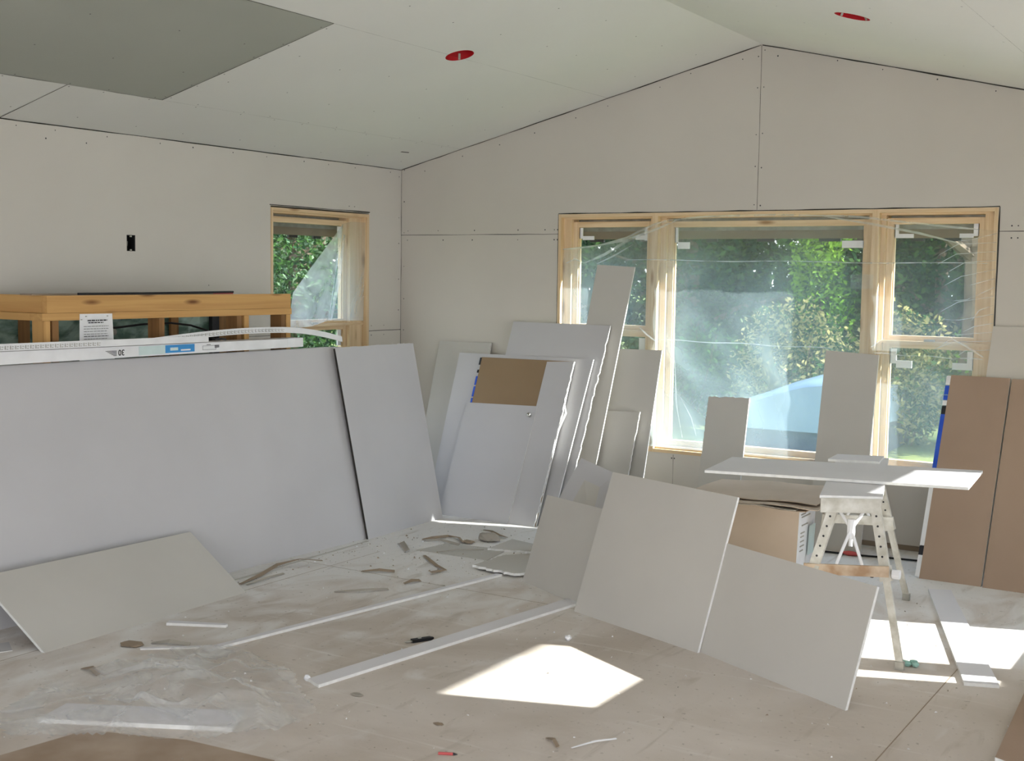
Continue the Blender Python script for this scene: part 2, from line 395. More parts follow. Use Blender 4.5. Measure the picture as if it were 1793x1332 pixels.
scr += srow((0.03, 1.0), (0.03, 2.4), 6)+srow((0.2, 2.43), (2.75, 3.06), 8)+srow((3.0, 3.06), (5.5, 2.46), 8)+[(2.63, 0.43), (2.65, 0.43), (2.31, 0.43), (2.33, 0.43), (2.33, 0.12), (2.31, 0.12)]
scr = [s for s in scr if s[1] < 2.44+0.0 or s[1] < 2.44+slope*min(s[0], 5.732-s[0])-0.02]
wallmesh('wall_back', Pg, 0, 5.73, 0.035, 2.44, [(GX0, GX1, GZ0, GZ1)], ('wall_side', 'gap', 'screw'), peak=(2.866, 3.137),
         seams=[((0, 1.944), (GX0, 1.944), .004), ((GX1, 1.944), (5.73, 1.944), .004), ((2.866, 2.09), (2.866, 3.13), .003), ((2.32, 0.04), (2.32, 0.455), .003),
                ((GX0-.004, 2.086), (GX1+.006, 2.086), .008), ((GX0-.004, 0.5), (GX0-.004, 2.086), .006), ((GX1+.005, 0.6), (GX1+.005, 2.086), .009),
                ((0.003, 2.436), (2.86, 3.131), .006), ((2.87, 3.131), (5.73, 2.436), .008), ((0.002, 0.04), (0.002, 2.43), .004)], screws=scr)
# the strip of bare bottom plate below the gable board
struct(MB().box((0, 0.012, 0), (5.73, TH, 0.035)).build('baseboard_back', ('debris',), loc=(0, 0, 0)))
OB = (-2.650, -2.587, 1.760, 1.855)
scl = srow((-3.4, 2.41), (-0.2, 2.41), 10)+srow((-0.03, 0.4), (-0.03, 2.35), 8)+[(-.36, 1.26), (-.21, 1.26), (-.21, 1.19), (-.36, 1.19), (-.62, 2.13), (-.56, 2.13), (-2.0, 1.56), (-2.93, 2.36), (-3.2, 2.36)]
wallmesh('wall_left', Pl, -10.6, 0, 0, 2.44, [(LY0, LY1, GZ0, 2.092), OB], ('wall', 'gap', 'screw'),
         seams=[((LY0-.01, 2.098), (LY1+.01, 2.098), .007), ((-10.6, 2.437), (0, 2.437), .007), ((LY1, 1.222), (0, 1.222), .004), ((-10.6, 1.222), (LY0, 1.222), .003)], screws=scl)
# right wall of the living area, window bank facing the sun, then an opening towards the kitchen
Pr = lambda u, d, z: (5.73+d, u, z)
wallmesh('wall_right', Pr, -3.3, 0, 0, 2.44, [(-1.84, -1.06, 0.47, 2.0), (-2.83, -1.94, 0.47, 2.0)], ('wall', 'gap', 'screw'))
# kitchen shell behind and beside the camera
Pk = lambda u, d, z: (u, -3.3+d, z)
wallmesh('wall_kitchen', Pk, 5.89, 8.6, 0, 2.44, [], ('wall', 'gap', 'screw'))
Pe = lambda u, d, z: (8.6+d, u, z)
wallmesh('wall_east', Pe, -10.6, -3.3, 0, 2.44, [(-9.2, -4.8, 0.02, 2.2)], ('wall', 'gap', 'screw'))
Pb = lambda u, d, z: (u, -10.6-d, z)
wallmesh('wall_rear', Pb, 0, 8.6, 0, 2.44, [(2.3, 5.3, 0.02, 2.2), (5.6, 8.4, 0.02, 2.2)], ('wall', 'gap', 'screw'), peak=None)
struct(MB().add([(0, -10.6, 2.44), (5.73, -10.6, 2.44), (2.866, -10.6, 3.137), (0, -10.76, 2.44), (5.73, -10.76, 2.44), (2.866, -10.76, 3.137)], [(0, 1, 2), (5, 4, 3)]).build('wall_rear_gable', ('wall',), loc=(0, 0, 0)))
# floor
struct(MB().box((-0.2, -10.8, -0.15), (8.8, 0.2, 0)).build('floor', ('floor',), loc=(0, 0, 0)))
fj = MB()
for x in (4.70,):
    fj.box((x, -10, 0.0002), (x+.004, -2.2, 0.0008))
fj.box((1.30, -6.5, 0.0002), (1.303, -1.9, 0.0007)); fj.box((1.0, -2.35, 0.0002), (3.6, -2.347, 0.0007))
struct(fj.build('trim_floor_joint', ('debris',), loc=(0, 0, 0)))

# ceiling slopes with the sheet joints, screw rows and a round hole each
HR = 0.082
def ceiling(name, side, hole, green=False):
    xr = 2.866
    P = (lambda u, d, y: (u+0*d, y, 2.44+slope*u+d)) if side == 0 else (lambda u, d, y: (5.732-u, y, 2.44+slope*u+d))
    m = MB()
    def quad(a, b, c, d, i=0):
        if b-a > 1e-6 and d-c > 1e-6: m.add([P(a, 0, c), P(b, 0, c), P(b, 0, d), P(a, 0, d)], [(0, 1, 2, 3)], i)
    hu, hv = hole; S = HR*1.5; y0, y1 = -10.6, 0.0
    if green:
        quad(0, .55, y0, y1); quad(.55, 1.765, y0, -2.87, 3); quad(1.765, xr, y0, -2.87)
        quad(.55, hu-S, -2.87, y1); lo = -2.87
    else:
        quad(0, hu-S, y0, y1); lo = y0
    quad(hu-S, hu+S, lo, hv-S); quad(hu-S, hu+S, hv+S, y1); quad(hu+S, xr, lo, y1)
    n = 32; ring = []; sq = []
    for k in range(n):
        t = k*2*math.pi/n; c, s = math.cos(t), math.sin(t); q = S/max(abs(c), abs(s))
        ring.append(P(hu+c*HR/math.sqrt(1+slope**2), 0, hv+s*HR)); sq.append(P(hu+c*q, 0, hv+s*q))
    m.add(ring+sq, [(k, (k+1) % n, n+(k+1) % n, n+k) for k in range(n)], 0)
    # upper skin, keeps daylight out
    m.add([P(-.2, .16, y0-.2), P(xr, .16, y0-.2), P(xr, .16, y1+.2), P(-.2, .16, y1+.2)], [(0, 1, 2, 3)], 0)
    m.add([P(-.2, .16, y1+.2), P(xr, .16, y1+.2), P(xr, 0, y1+.2), P(-.2, 0, y1+.2)], [(0, 1, 2, 3)], 0)
    m.add([P(-.2, 0, y1+.2), P(xr, 0, y1+.2), P(xr, 0, y1), P(-.2, 0, y1)], [(0, 1, 2, 3)], 0)
    m.add([P(-.2, .16, y0-.2), P(-.2, .16, y1+.2), P(-.2, 0, y1+.2), P(-.2, 0, y0-.2)], [(0, 1, 2, 3)], 0)
    m.add([P(-.2, 0, y0-.2), P(-.2, 0, y1+.2), P(0, 0, y1), P(0, 0, y0)], [(0, 1, 2, 3)], 0)
    rnd = random.Random(11+side)
    def seam(a, b, c, d, wd, i=1):
        L = math.hypot(c-a, d-b); cnt = max(2, int(L/.1)); nx, ny = -(d-b)/L, (c-a)/L; v = []
        for k in range(cnt+1):
            t = k/cnt; ww = wd*rnd.uniform(.3, 1.3); x, y = a+(c-a)*t, b+(d-b)*t
            v += [P(x+nx*ww/2, -.0012, y+ny*ww/2), P(x-nx*ww/2, -.0012, y-ny*ww/2)]
        m.add(v, [(2*k, 2*k+1, 2*k+3, 2*k+2) for k in range(cnt)], i)
    if side == 0:
        seam(.551, -10, .551, -2.87, .004); seam(.551, -2.87, .551, 0, .0012); seam(1.765, -10, 1.765, -2.87, .0035); seam(.551, -2.87, 1.765, -2.87, .005)
        seam(0, -3.487, .551, -3.487, .005); seam(1.765, -2.87, 1.765, 0, .0012); seam(1.765, -3.487, 2.866, -3.487, .004)
        sv = [(.551+o, y+rnd.uniform(-.05, .05)) for o in (-.02, .02) for y in [-.3*k-.2 for k in range(14)]]
        sv += [(u, -2.87+o) for o in (-.02, .02) for u in (.6, .8, 1.0, 1.25, 1.45, 1.7)]
        sv += [(u+rnd.uniform(-.04, .04), y+rnd.uniform(-.05, .05)) for u in (.15, .9, 1.35, 2.1, 2.5) for y in [-.41*k-.25 for k in range(13)]]
        # a short open slit next to the corner
        m.add([P(.33, -.0015, -.45), P(.345, -.0015, -.45), P(.352, -.0015, -.37), P(.338, -.0015, -.36)], [(0, 1, 2, 3)], 1)
    else:
        seam(1.0, -10, 1.0, 0, .0012)
        sv = [(u+rnd.uniform(-.04, .04), y+rnd.uniform(-.05, .05)) for u in (.5, 1.0, 1.5, 2.1, 2.6) for y in [-.41*k-.25 for k in range(13)]]
    for x, y in sv:
        r = .0045
        m.add([P(x+math.cos(t*math.pi/3)*r, -.0015, y+math.sin(t*math.pi/3)*r) for t in range(6)], [tuple(range(6))], 2)
    o = struct(m.build(name, ('ceil', 'gap', 'screw', 'ceil_green'), loc=(0, 0, 0)))
    return P, o
PL_, _ = ceiling('ceiling', 0, (1.786, -1.815), True)
PR_, _ = ceiling('ceiling', 1, (5.732-4.045, -1.93))
struct(MB().box((5.73, -10.8, 2.44), (8.8, -3.14, 2.58)).build('ceiling', ('ceil',), loc=(0, 0, 0)))
def light_hole(P, hu, hv, label):
    e_ = empty('ceiling_light_hole', P(hu, 0, hv)); tag(e_, label, 'light hole')
    m = MB(); n = 32; v = []
    for r_, d_ in ((HR, -.001), (HR, .05), (HR*.96, .105), (0.001, .11)):
        v += [P(hu+math.cos(k*2*math.pi/n)*r_/math.sqrt(1+slope**2), d_, hv+math.sin(k*2*math.pi/n)*r_) for k in range(n)]
    f = [(q*n+k, q*n+(k+1) % n, (q+1)*n+(k+1) % n, (q+1)*n+k) for q in range(3) for k in range(n)]
    m.add(v, f).build('cup', ('red',), e_, smooth=True)
    for a in (0.6, 2.2, 3.9, 5.1):
        c, s = math.cos(a), math.sin(a)
        MB().beam(P(hu+c*HR*.98, .002, hv+s*HR*.98), P(hu+c*HR*.75, .03, hv+s*HR*.75), .012, .003).build('clip', ('galv',), e_)
light_hole(PL_, 1.786, -1.815, 'round hole with dark red cup in the left slope of the ceiling')
light_hole(PR_, 5.732-4.045, -1.93, 'round red hole in the right slope of the ceiling, near the top edge')

# outlet box in the left wall
ob = empty('electrical_box', (0, -2.62, 1.76)); tag(ob, 'small open electrical box set in the left wall above the timber framing', 'electrical box')
m = MB(); a, b, c, d = OB
m.box((-.055, a, c), (-.052, b, d), 0)
for q in (((-.055, a, c), (.001, a+.002, d)), ((-.055, b-.008, c), (.001, b, d)), ((-.055, a, c), (.001, b, c+.003)), ((-.055, a, d-.003), (.001, b, d))): m.box(*q)
m.build('box_shell', ('black',), ob)
m = MB(); ym = (a+b)/2
m.box((-.004, ym-.007, c), (0, ym+.007, c+.011)); m.build('mounting_ear', ('galv',), ob)
m = MB(); m.box((-.004, ym-.007, d-.012), (0, ym+.007, d)); m.build('mounting_ear', ('galv',), ob)
MB().tube([(-.045, a+.02, c+.08), (-.02, a+.022, c+.055), (-.012, a+.012, c+.03)], .0025).build('wire', ('galv',), ob)

# ------------------------------------------------------------------ windows
def window_unit(name, P, woods, u, gl, upper, parent=None, blocks=()):
    """u: outer span; gl: glass span; upper: list of (z0,z1) glass panes"""
    wx, wz = woods
    z0, z1 = GZ0, GZ1
    def bx(a, b, d0, d1, c, d, m, i=0):
        p, q = P(a, d0, c), P(b, d1, d)
        m.box(tuple(min(x, y) for x, y in zip(p, q)), tuple(max(x, y) for x, y in zip(p, q)), i)
    root = empty(name, P((u[0]+u[1])/2, .05, z0)); root['kind'] = 'structure'
    m = MB(); T = .022
    bx(u[0], u[0]+T, -.004, .16, z0, z1, m); bx(u[1]-T, u[1], -.004, .16, z0, z1, m)
    # stepped stops between jamb and sash
    bx(u[0]+T, gl[0]-.038, .045, .15, z0+T, z1-T, m); bx(gl[1]+.038, u[1]-T, .045, .15, z0+T, z1-T, m)
    m.build('side_jamb', (wz,), root)
    m = MB(); bx(u[0]+T, u[1]-T, -.004, .16, z1-T, z1, m); bx(u[0]+T, u[1]-T, .04, .15, z1-T-.012, z1-T, m); m.build('head_jamb', (wx,), root)
    m = MB(); bx(u[0]+T, u[1]-T, -.004, .16, z0, z0+T, m); bx(u[0]+T, u[1]-T, .03, .15, z0+T, z0+T+.02, m); m.build('sill', (wx,), root)
    for k, (g0, g1) in enumerate(upper):
        sa = empty('sash', P((gl[0]+gl[1])/2, .1, g0)); sa.parent = root; sa.location = V(sa['_o'])-V(root['_o'])
        m = MB(); s = .038
        bx(gl[0]-s, gl[0], .075, .125, g0-s, g1+s, m, 1); bx(gl[1], gl[1]+s, .075, .125, g0-s, g1+s, m, 1)
        bx(gl[0], gl[1], .075, .125, g1, g1+s, m); bx(gl[0], gl[1], .075, .125, g0-s, g0, m)
        # inner glazing bead
        b_ = .008
        bx(gl[0], gl[0]+b_, .088, .11, g0, g1, m, 1); bx(gl[1]-b_, gl[1], .088, .11, g0, g1, m, 1)
        m.build('sash_frame', (wx, wz), sa)
        m = MB(); bx(gl[0], gl[1], .098, .102, g0, g1, m); m.build('glass', ('glass',), sa)
        # white corner protectors on the glass
        for q in (blocks[k] if k < len(blocks) else ()):
            m = MB(); bx(q[0], q[1], .088, .0965, q[2], q[3], m)
            if len(q) > 4: bx(q[4], q[5], .088, .0965, q[6], q[7], m)
            m.build('corner_protector', ('white',), sa)
    if len(upper) > 1:
        m = MB(); zz = (upper[0][0]+upper[1][1])/2
        bx(u[0]+T, u[1]-T, .03, .14, zz-.008, zz+.008, m)
        m.build('meeting_rail', (wx,), root)
        m = MB(); uu = (gl[0]+gl[1])/2; bx(uu-.03, uu+.03, .02, .045, zz+.008, zz+.022, m); m.build('sash_lock', ('galv',), root)
    return root
L2 = [(1.315, 1.993), (.543, 1.238)]
window_unit('window_2', Pg, ('pine_x', 'pine_z'), (GX0, 2.147), (1.512, 2.054), L2, blocks=[
    [(1.514, 1.54, 1.915, 1.99, 1.54, 1.63, 1.905, 1.932), (2.025, 2.052, 1.90, 1.99, 1.955, 2.025, 1.905, 1.935)], [(1.514, 1.56, 1.14, 1.23), (2.0, 2.05, 1.12, 1.23)]])
window_unit('window_3', Pg, ('pine_x', 'pine_z'), (2.147, 3.633), (2.250, 3.542), [(.543, 1.988)], blocks=[
    [(2.252, 2.275, 1.885, 1.986, 2.275, 2.36, 1.843, 1.888), (3.40, 3.54, 1.85, 1.895)]])
window_unit('window_4', Pg, ('pine_x', 'pine_z'), (3.633, GX1), (3.722, 4.225), L2, blocks=[
    [(3.724, 3.75, 1.91, 1.998, 3.75, 3.84, 1.91, 1.935), (4.19, 4.223, 1.92, 1.998, 4.11, 4.19, 1.91, 1.935)],
    [(3.724, 3.765, 1.14, 1.232, 3.765, 3.86, 1.115, 1.16), (4.185, 4.223, 1.12, 1.232, 4.10, 4.185, 1.12, 1.16)]])
window_unit('window_1', Pl, ('pine_y', 'pine_z'), (LY0, LY1), (-1.33, -.595), [(1.315, 1.99), (.543, 1.238)], blocks=[[(-.64, -.60, 1.9, 1.985)], [(-.64, -.60, 1.12, 1.235)]])
# windows of the sunlit right wall
for k, (a, b) in enumerate(((-1.84, -1.06), (-2.83, -1.94))):
    r = empty('window_%d' % (5+k), (5.8, (a+b)/2, .47)); r['kind'] = 'structure'
    m = MB()
    for q in ((a, a+.02, .47, 2.0), (b-.02, b, .47, 2.0), (a, b, .47, .49), (a, b, 1.98, 2.0)): m.box((5.73, q[0], q[2]), (5.87, q[1], q[3]))
    m.build('window_frame', ('pine_z',), r); MB().box((5.80, a+.02, .49), (5.804, b-.02, 1.98)).build('glass', ('glass',), r)
# flaps and trims hanging over the heads of the windows outside
def head_trim(name, P, u0, u1, dashes):
    def bx(a, b, d0, d1, c, d, m):
        p, q = P(a, d0, c), P(b, d1, d); m.box(tuple(min(x, y) for x, y in zip(p, q)), tuple(max(x, y) for x, y in zip(p, q)))
    r = empty(name, P((u0+u1)/2, .2, 1.9)); r['kind'] = 'structure'
    m = MB(); bx(u0, u1, .163, .175, 1.966, 2.12, m); m.build('upper_strip', ('galv',), r)
    m = MB(); bx(u0, u1, .176, .20, 1.912, 2.12, m); m.build('lower_strip', ('debris',), r)
    for a, b in dashes:
        m = MB(); bx(a, b, .178, .196, 1.893, 1.912, m); m.build('bracket', ('ink',), r)
head_trim('trim_1', Pg, 1.38, 4.36, [(1.55, 1.66), (1.78, 1.89), (1.95, 2.0), (2.44, 2.52), (2.80, 2.92), (3.22, 3.36), (3.80, 3.88), (4.0, 4.1)])
head_trim('trim_2', Pl, -1.45, -.38, [(-1.32, -1.24), (-1.06, -.97), (-.80, -.72)])
struct(MB().box((5.89, -3.6, 2.165), (6.79, .6, 2.3)).build('trim_3', ('ceil',), loc=(0, 0, 0)))   # eave over the sunlit windows

# ================================================================== PLASTIC FILM
def film_sheet(name, outline_top, z_bot, x0, x1, y, mat, label, nx=70, nz=34, amp=.012, seed=5):
    rnd = random.Random(seed); ph = [(rnd.uniform(2, 14), rnd.uniform(2, 14), rnd.uniform(0, 6)) for _ in range(9)]
    def top(x):
        for (a, za), (b, zb) in zip(outline_top, outline_top[1:]):
            if a <= x <= b: return za+(zb-za)*(x-a)/(b-a)
        return outline_top[-1][1]
    v = []; f = []
    for i in range(nx+1):
        x = x0+(x1-x0)*i/nx; zt = top(x)
        for j in range(nz+1):
            z = zt+(z_bot-zt)*j/nz
            d = sum(math.sin(a*x+b*z+c) for a, b, c in ph)/9*amp*2
            v.append((x, y-abs(d), z))
    for i in range(nx):
        for j in range(nz):
            a = i*(nz+1)+j; f.append((a, a+1, a+nz+2, a+nz+1))
    o = link(name, v, f, (mat,), smooth=True)
    return tag(o, label, 'plastic sheet'), top
TOP = [(1.44, 1.84), (1.53, 1.845), (1.75, 1.87), (1.97, 1.925), (2.1, 1.99), (2.22, 2.03), (2.5, 2.055), (3.0, 2.06), (3.5, 2.045), (3.9, 1.995), (4.35, 1.945)]
big, top = film_sheet('plastic_film', TOP, .50, 1.44, 4.35, -.006, 'film', 'clear plastic sheet hanging over the three wide windows of the gable wall')
rnd = random.Random(9)
def fold(pts, wd, parent, mat='fold'):
    m = MB(); v = []
    for k, p in enumerate(pts):
        p = V(p); q = V(pts[min(k+1, len(pts)-1)])-V(pts[max(k-1, 0)]); q.normalize()
        s_ = V((-q.z, 0, q.x)) if abs(q.y) < .5 else V((0, -q.z, q.y)); ww = wd*(1 if 0 < k < len(pts)-1 else .4)
        v += [p+s_*ww/2, p-s_*ww/2]
    m.add(v, [(2*k, 2*k+1, 2*k+3, 2*k+2) for k in range(len(pts)-1)])
    return m.build('fold', (mat,), parent)
Y = -.034
fold([(x, Y, top(x)-.004) for x in [1.45+.1*k for k in range(29)]], .012, big)
fold([(1.75, Y, 1.865), (1.95, Y, 1.90), (2.18, Y, 1.975), (2.35, Y, 2.04)], .016, big)
fold([(1.62, Y, 1.74), (1.78, Y, 1.80), (1.95, Y, 1.89), (2.05, Y, 1.94)], .02, big)
fold([(1.72, Y, 1.735), (1.85, Y, 1.79), (2.0, Y, 1.87)], .012, big)
fold([(1.62, Y, 1.74), (1.55, Y, 1.77), (1.48, Y, 1.74)], .01, big)
fold([(3.3, Y, 2.045), (3.6, Y, 1.995), (3.9, Y, 1.935), (4.15, Y, 1.87)], .014, big)
for z, a, b in ((1.765, 1.95, 4.3), (1.232, 2.2, 3.4), (1.205, 3.66, 4.30)):
    fold([(a+(b-a)*k/12, Y, z+.004*math.sin(k*1.3)-.01*k/12) for k in range(13)], .006, big)
for k in range(14):
    z = 1.93-.052*k; l_ = rnd.uniform(.06, .24)
    fold([(4.345, Y, z), (4.345-l_, Y, z-rnd.uniform(.01, .08)), (4.345-l_*1.5, Y, z-rnd.uniform(.03, .12))], .005, big)
fold([(2.06, Y, 1.31), (2.12, Y, 1.26), (2.2, Y, 1.21)], .012, big)
fold([(4.12, Y, 1.31), (4.2, Y, 1.27), (4.3, Y, 1.21)], .014, big); fold([(3.72, Y, 1.3), (3.64, Y, 1.24)], .012, big)
fold([(2.33, Y, 1.1), (2.35, Y, .8), (2.4, Y, .58)], .01, big); fold([(2.38, Y, .85), (2.46, Y, .72), (2.5, Y, .6)], .008, big)
fold([(3.50, Y, 1.64), (3.64, Y, 1.64)], .22, big, 'film')
# torn sheet over the left wall window
v = [(.012, -.70, 2.0), (.03, -.86, 1.87), (.04, -1.06, 1.70), (.035, -1.255, 1.51), (.03, -1.30, 1.262), (.03, -1.05, 1.275), (.02, -.857, 1.315), (.02, -.80, 1.6), (.015, -.72, 1.9)]
tf = link('plastic_film', v, [tuple(range(9))], ('fold',)); tag(tf, 'torn triangle of cloudy plastic hanging in the left wall window', 'plastic sheet')
fold([(.04, -.72, 1.92), (.045, -.79, 1.6), (.045, -.87, 1.315)], .045, tf)
v = [(.014, -.72, 2.0), (.014, -.60, 2.02), (.014, -.45, 2.02), (.014, -.47, 1.3), (.014, -.86, 1.31)]
fl2 = link('loose_flap', v, [(0, 1, 2, 3, 4)], ('film',), parent=tf)

# ================================================================== BOARDS
# -- long stack on the timber framing, six sheets thick
st_l = V((1.21, -5.30, 0)); st_r = V((1.012, -1.60, 0))
st_l = V((.853, -5.30, 0))
tl = V((.731-.046*0+(.853-1.015)*1, -5.30, 1.184)); tr = V((.728, -1.59, 1.184))
sx_ = V((.973, .027, .235)).normalized()
n_ = (st_r-st_l).cross(tr-st_r).normalized()
if n_.x < 0: n_ = -n_
names = ['front sheet of the long white stack leaning on the timber framing', 'second long drywall sheet, just behind the front one of the left stack',
         'third long drywall sheet from the front in the left stack', 'fourth long drywall sheet from the front in the left stack', 'rearmost long drywall sheet of the left stack']
for k in range(5):
    off = -n_*(.0132*k); dx = V((0, -.015*k, 0)); lift = V((0, 0, max(0, -off.z)))
    o = off - V((0, 0, off.z)) + V((0, 0, -off.z*0))
    board([st_l+o+dx, st_r+o+dx, tr+o+dx, tl+o+dx], names[k], seed=k)['group'] = 'long sheets of the left stack'
# lighter board at the end of the stack
endp = board([(1.034, -1.674, 0), (1.003, -.83, 0), (.747, -.839, 1.179), (.777, -1.691, 1.185)], 'pale drywall sheet leaning at the right end of the long white stack', jag=[2], jagamp=.003)
p0, p1 = V((1.0345, -1.6745, .002)), V((.7775, -1.6915, 1.18)); tn = V((.98, 0, .21)).normalized()
ep = MB(); ep.beam(p0-tn*.006, p1-tn*.006, .013, .002, (0, 1, 0))
tp = [p0+tn*.0008, p1+tn*.0008, p1-tn*.0135, p0-tn*.0135]; o_ = V((0, -.0012, 0)); q_ = V((0, .006, 0))
ep = MB(); ep.add([p+o_ for p in tp]+[p+o_+V((0, .0011, 0)) for p in tp], [(0, 1, 2, 3), (7, 6, 5, 4), (0, 4, 5, 1), (1, 5, 6, 2), (2, 6, 7, 3), (3, 7, 4, 0)])
ep.build('edge_tape_and_gap_shade', ('gap',), endp)  # shade of the gap beside the stack, put in as a dark strip
# low offcut leaning on the stack, front left
board([(1.358, -4.291, 0), (1.335, -3.048, 0), (.954, -3.07, .274), (.964, -4.33, .284)], 'low drywall offcut leaning against the foot of the long stack', mats=('warm', 'core', 'warm'))
# offcut pieces under and beside it
board([(1.02, -4.75, .002), (1.22, -4.35, .002), (1.10, -4.28, .002), (.95, -4.6, .002)], 'thin dark-edged scrap lying in the shadow under the low offcut, left edge of the photo', name='gypsum_scrap', cat='scrap')

# -- boards leaning on the gable wall, left of the windows (front to back)
D0 = [(.908, -.745, 0), (1.472, -.745, 0), (1.487, -.41, .761), (.906, -.414, .75)]
board(D0, 'lower grey drywall piece covering the brown sheet near the room corner', jag=[3], jagamp=.003)
board([(1.467, -.738, 0), (1.671, -.738, 0), (1.693, -.274, 1.069), (1.480, -.278, 1.059)], 'tall narrow grey drywall strip on the right half of the brown sheet', jag=[1], jagamp=.004)
kn = empty('door_knob', (1.44, -.432, .735)); tag(kn, 'small round steel knob at the edge of the grey piece over the brown sheet', 'knob')
m = MB(); c0 = V((1.452, -.446, .694)); d_ = V((0, -.9, .44)).normalized()
m.tube([c0, c0+d_*.004, c0+d_*.012, c0+d_*.02, c0+d_*.028, c0+d_*.032], [.011, .011, .006, .014, .014, .005], 14); m.build('knob_head', ('steel',), kn, smooth=True)
bd = board([(.96, -.722, 0), (1.675, -.722, 0), (1.687, -.259, 1.068), (.93, -.261, 1.064)], 'sheet with dark brown back showing above the lower grey piece', mats=('brownd', 'core', 'warm'), cat='drywall sheet')
sl = (.722-.261)/1.064
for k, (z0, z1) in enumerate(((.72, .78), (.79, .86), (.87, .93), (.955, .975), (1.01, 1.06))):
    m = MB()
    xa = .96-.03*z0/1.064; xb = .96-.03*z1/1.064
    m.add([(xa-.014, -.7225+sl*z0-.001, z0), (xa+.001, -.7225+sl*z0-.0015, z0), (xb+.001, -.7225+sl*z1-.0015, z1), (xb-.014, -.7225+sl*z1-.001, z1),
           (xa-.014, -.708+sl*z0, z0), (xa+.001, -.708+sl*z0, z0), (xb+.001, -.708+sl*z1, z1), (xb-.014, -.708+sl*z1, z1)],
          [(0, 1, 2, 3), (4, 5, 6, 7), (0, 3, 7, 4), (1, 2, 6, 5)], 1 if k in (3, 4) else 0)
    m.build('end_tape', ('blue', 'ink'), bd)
# torn curl of paper on the strip edge
m = MB(); m.tube([(1.70, -.40, .78), (1.715, -.42, .73), (1.69, -.47, .62), (1.685, -.50, .52)], [.003, .009, .008, .002], 6); tag(m.build('paper_curl', ('core',)), 'white torn paper curl on the right edge of the tall narrow strip', 'paper scrap')
board([(.745, -.665, 0), (1.757, -.665, 0), (1.819, -.233, 1.089), (.718, -.235, 1.086)], 'wide grey drywall sheet directly behind the brown-backed sheet')
board([(1.05, -.60, 0), (1.799, -.60, 0), (1.89, -.13, 1.317), (1.108, -.129, 1.321)], 'tall grey drywall sheet with a torn right edge, behind the wide one', jag=[1], jagamp=.005, seed=4)
board([(.394, -.376, 0), (.86, -.376, 0), (.855, -.028, 1.154), (.394, -.03, 1.149)], 'leftmost grey drywall board leaning in the room corner', mats=('warm', 'core', 'warm'))
board([(1.60, -.40, 0), (1.864, -.40, 0), (2.010, -.021, 1.717), (1.719, -.018, 1.731)], 'tallest and narrowest drywall board, reaching up in front of the left window', mats=('warm', 'core', 'warm'))
board([(1.78, -.30, 0), (2.200, -.30, 0), (2.232, -.03, 1.159), (1.80, -.03, 1.156)], 'grey drywall board leaning under the mullion between left and middle window', mats=('warm', 'core', 'warm'))
board([(1.85, -.36, 0), (2.097, -.36, 0), (2.144, -.163, .747), (1.88, -.163, .737)], 'short drywall offcut in front of the board under the window mullion', mats=('warm', 'core', 'warm'), jag=[1], jagamp=.004)
board([(2.01, -1.34, 0), (2.50, -1.46, 0), (2.46, -1.12, .484), (2.195, -1.06, .544)], 'bluish offcut peeping over the smallest of the three middle boards')
# boards under the window
board([(2.572, -.23, 0), (2.866, -.23, 0), (2.859, -.018, .876), (2.576, -.021, .868)], 'short upright drywall strip leaning on the sill of the wide middle window', mats=('warm', 'core', 'warm'), jag=[3, 2], jagamp=.004)
board([(3.354, -.26, 0), (3.689, -.26, 0), (3.688, -.021, 1.194), (3.355, -.018, 1.209)], 'taller upright drywall strip leaning between middle and right window', mats=('warm', 'core', 'warm'))
board([(4.277, -.30, 0), (5.3, -.30, 0), (5.3, -.02, 1.393), (4.346, -.02, 1.393)], 'pinkish white drywall sheet leaning beside the right window, behind the brown ones', mats=('wall_side', 'core', 'warm'))
# brown backed sheets on the right
brl = 'brown-backed drywall sheet with blue edge tape, left of the pair leaning at the right'
bb = board([(4.144, -.68, 0), (4.474, -.68, 0), (4.474, -.122, 1.100), (4.144, -.12, 1.103)], brl, mats=('brown', 'core', 'warm'), thick=.026, cat='drywall sheet')
sl = (.68-.12)/1.103
for z0, z1, i in ((.01, .12, 2), (.12, .165, 1), (.17, .50, 2), (.52, .88, 0), (.88, .925, 1), (.93, .955, 2), (.96, .985, 0), (.99, 1.04, 0), (1.045, 1.095, 2)):
    m = MB(); P_ = lambda x, z, d: (x, -.68+sl*z+d, z)
    v = [P_(4.120, z0, 0), P_(4.1445, z0, 0), P_(4.1445, z1, 0), P_(4.120, z1, 0)]; v += [(a, b+.026, c) for a, b, c in v]
    m.add(v, [(0, 1, 2, 3), (7, 6, 5, 4), (0, 4, 5, 1), (1, 5, 6, 2), (2, 6, 7, 3), (3, 7, 4, 0)], i)
    m.build('edge_tape_and_gap_shade', ('blue', 'ink', 'white'), bb)
board([(4.484, -.69, 0), (5.45, -.70, 0), (5.45, -.15, 1.093), (4.484, -.132, 1.098)], 'brown-backed drywall sheet at the right edge, right of the blue-taped one', mats=('brown', 'core', 'warm'), cat='drywall sheet')
# three boards in the middle of the floor
board([(2.373, -2.015, 0), (2.86, -2.275, 0), (2.945, -2.145, .476), (2.442, -1.884, .461)], 'smallest and leftmost of the three boards standing mid floor', mats=('warm', 'core', 'warm'))
board([(2.903, -2.388, 0), (3.688, -2.673, 0), (3.766, -2.448, .672), (2.986, -2.164, .675)], 'tallest of the three boards standing mid floor, between the other two', mats=('warm', 'core', 'warm'))
board([(3.665, -2.640, 0), (4.46, -3.03, 0), (4.526, -2.893, .467), (3.732, -2.500, .47)], 'rightmost of the three boards standing mid floor, leaning on the work bench', mats=('warm', 'core', 'warm'))
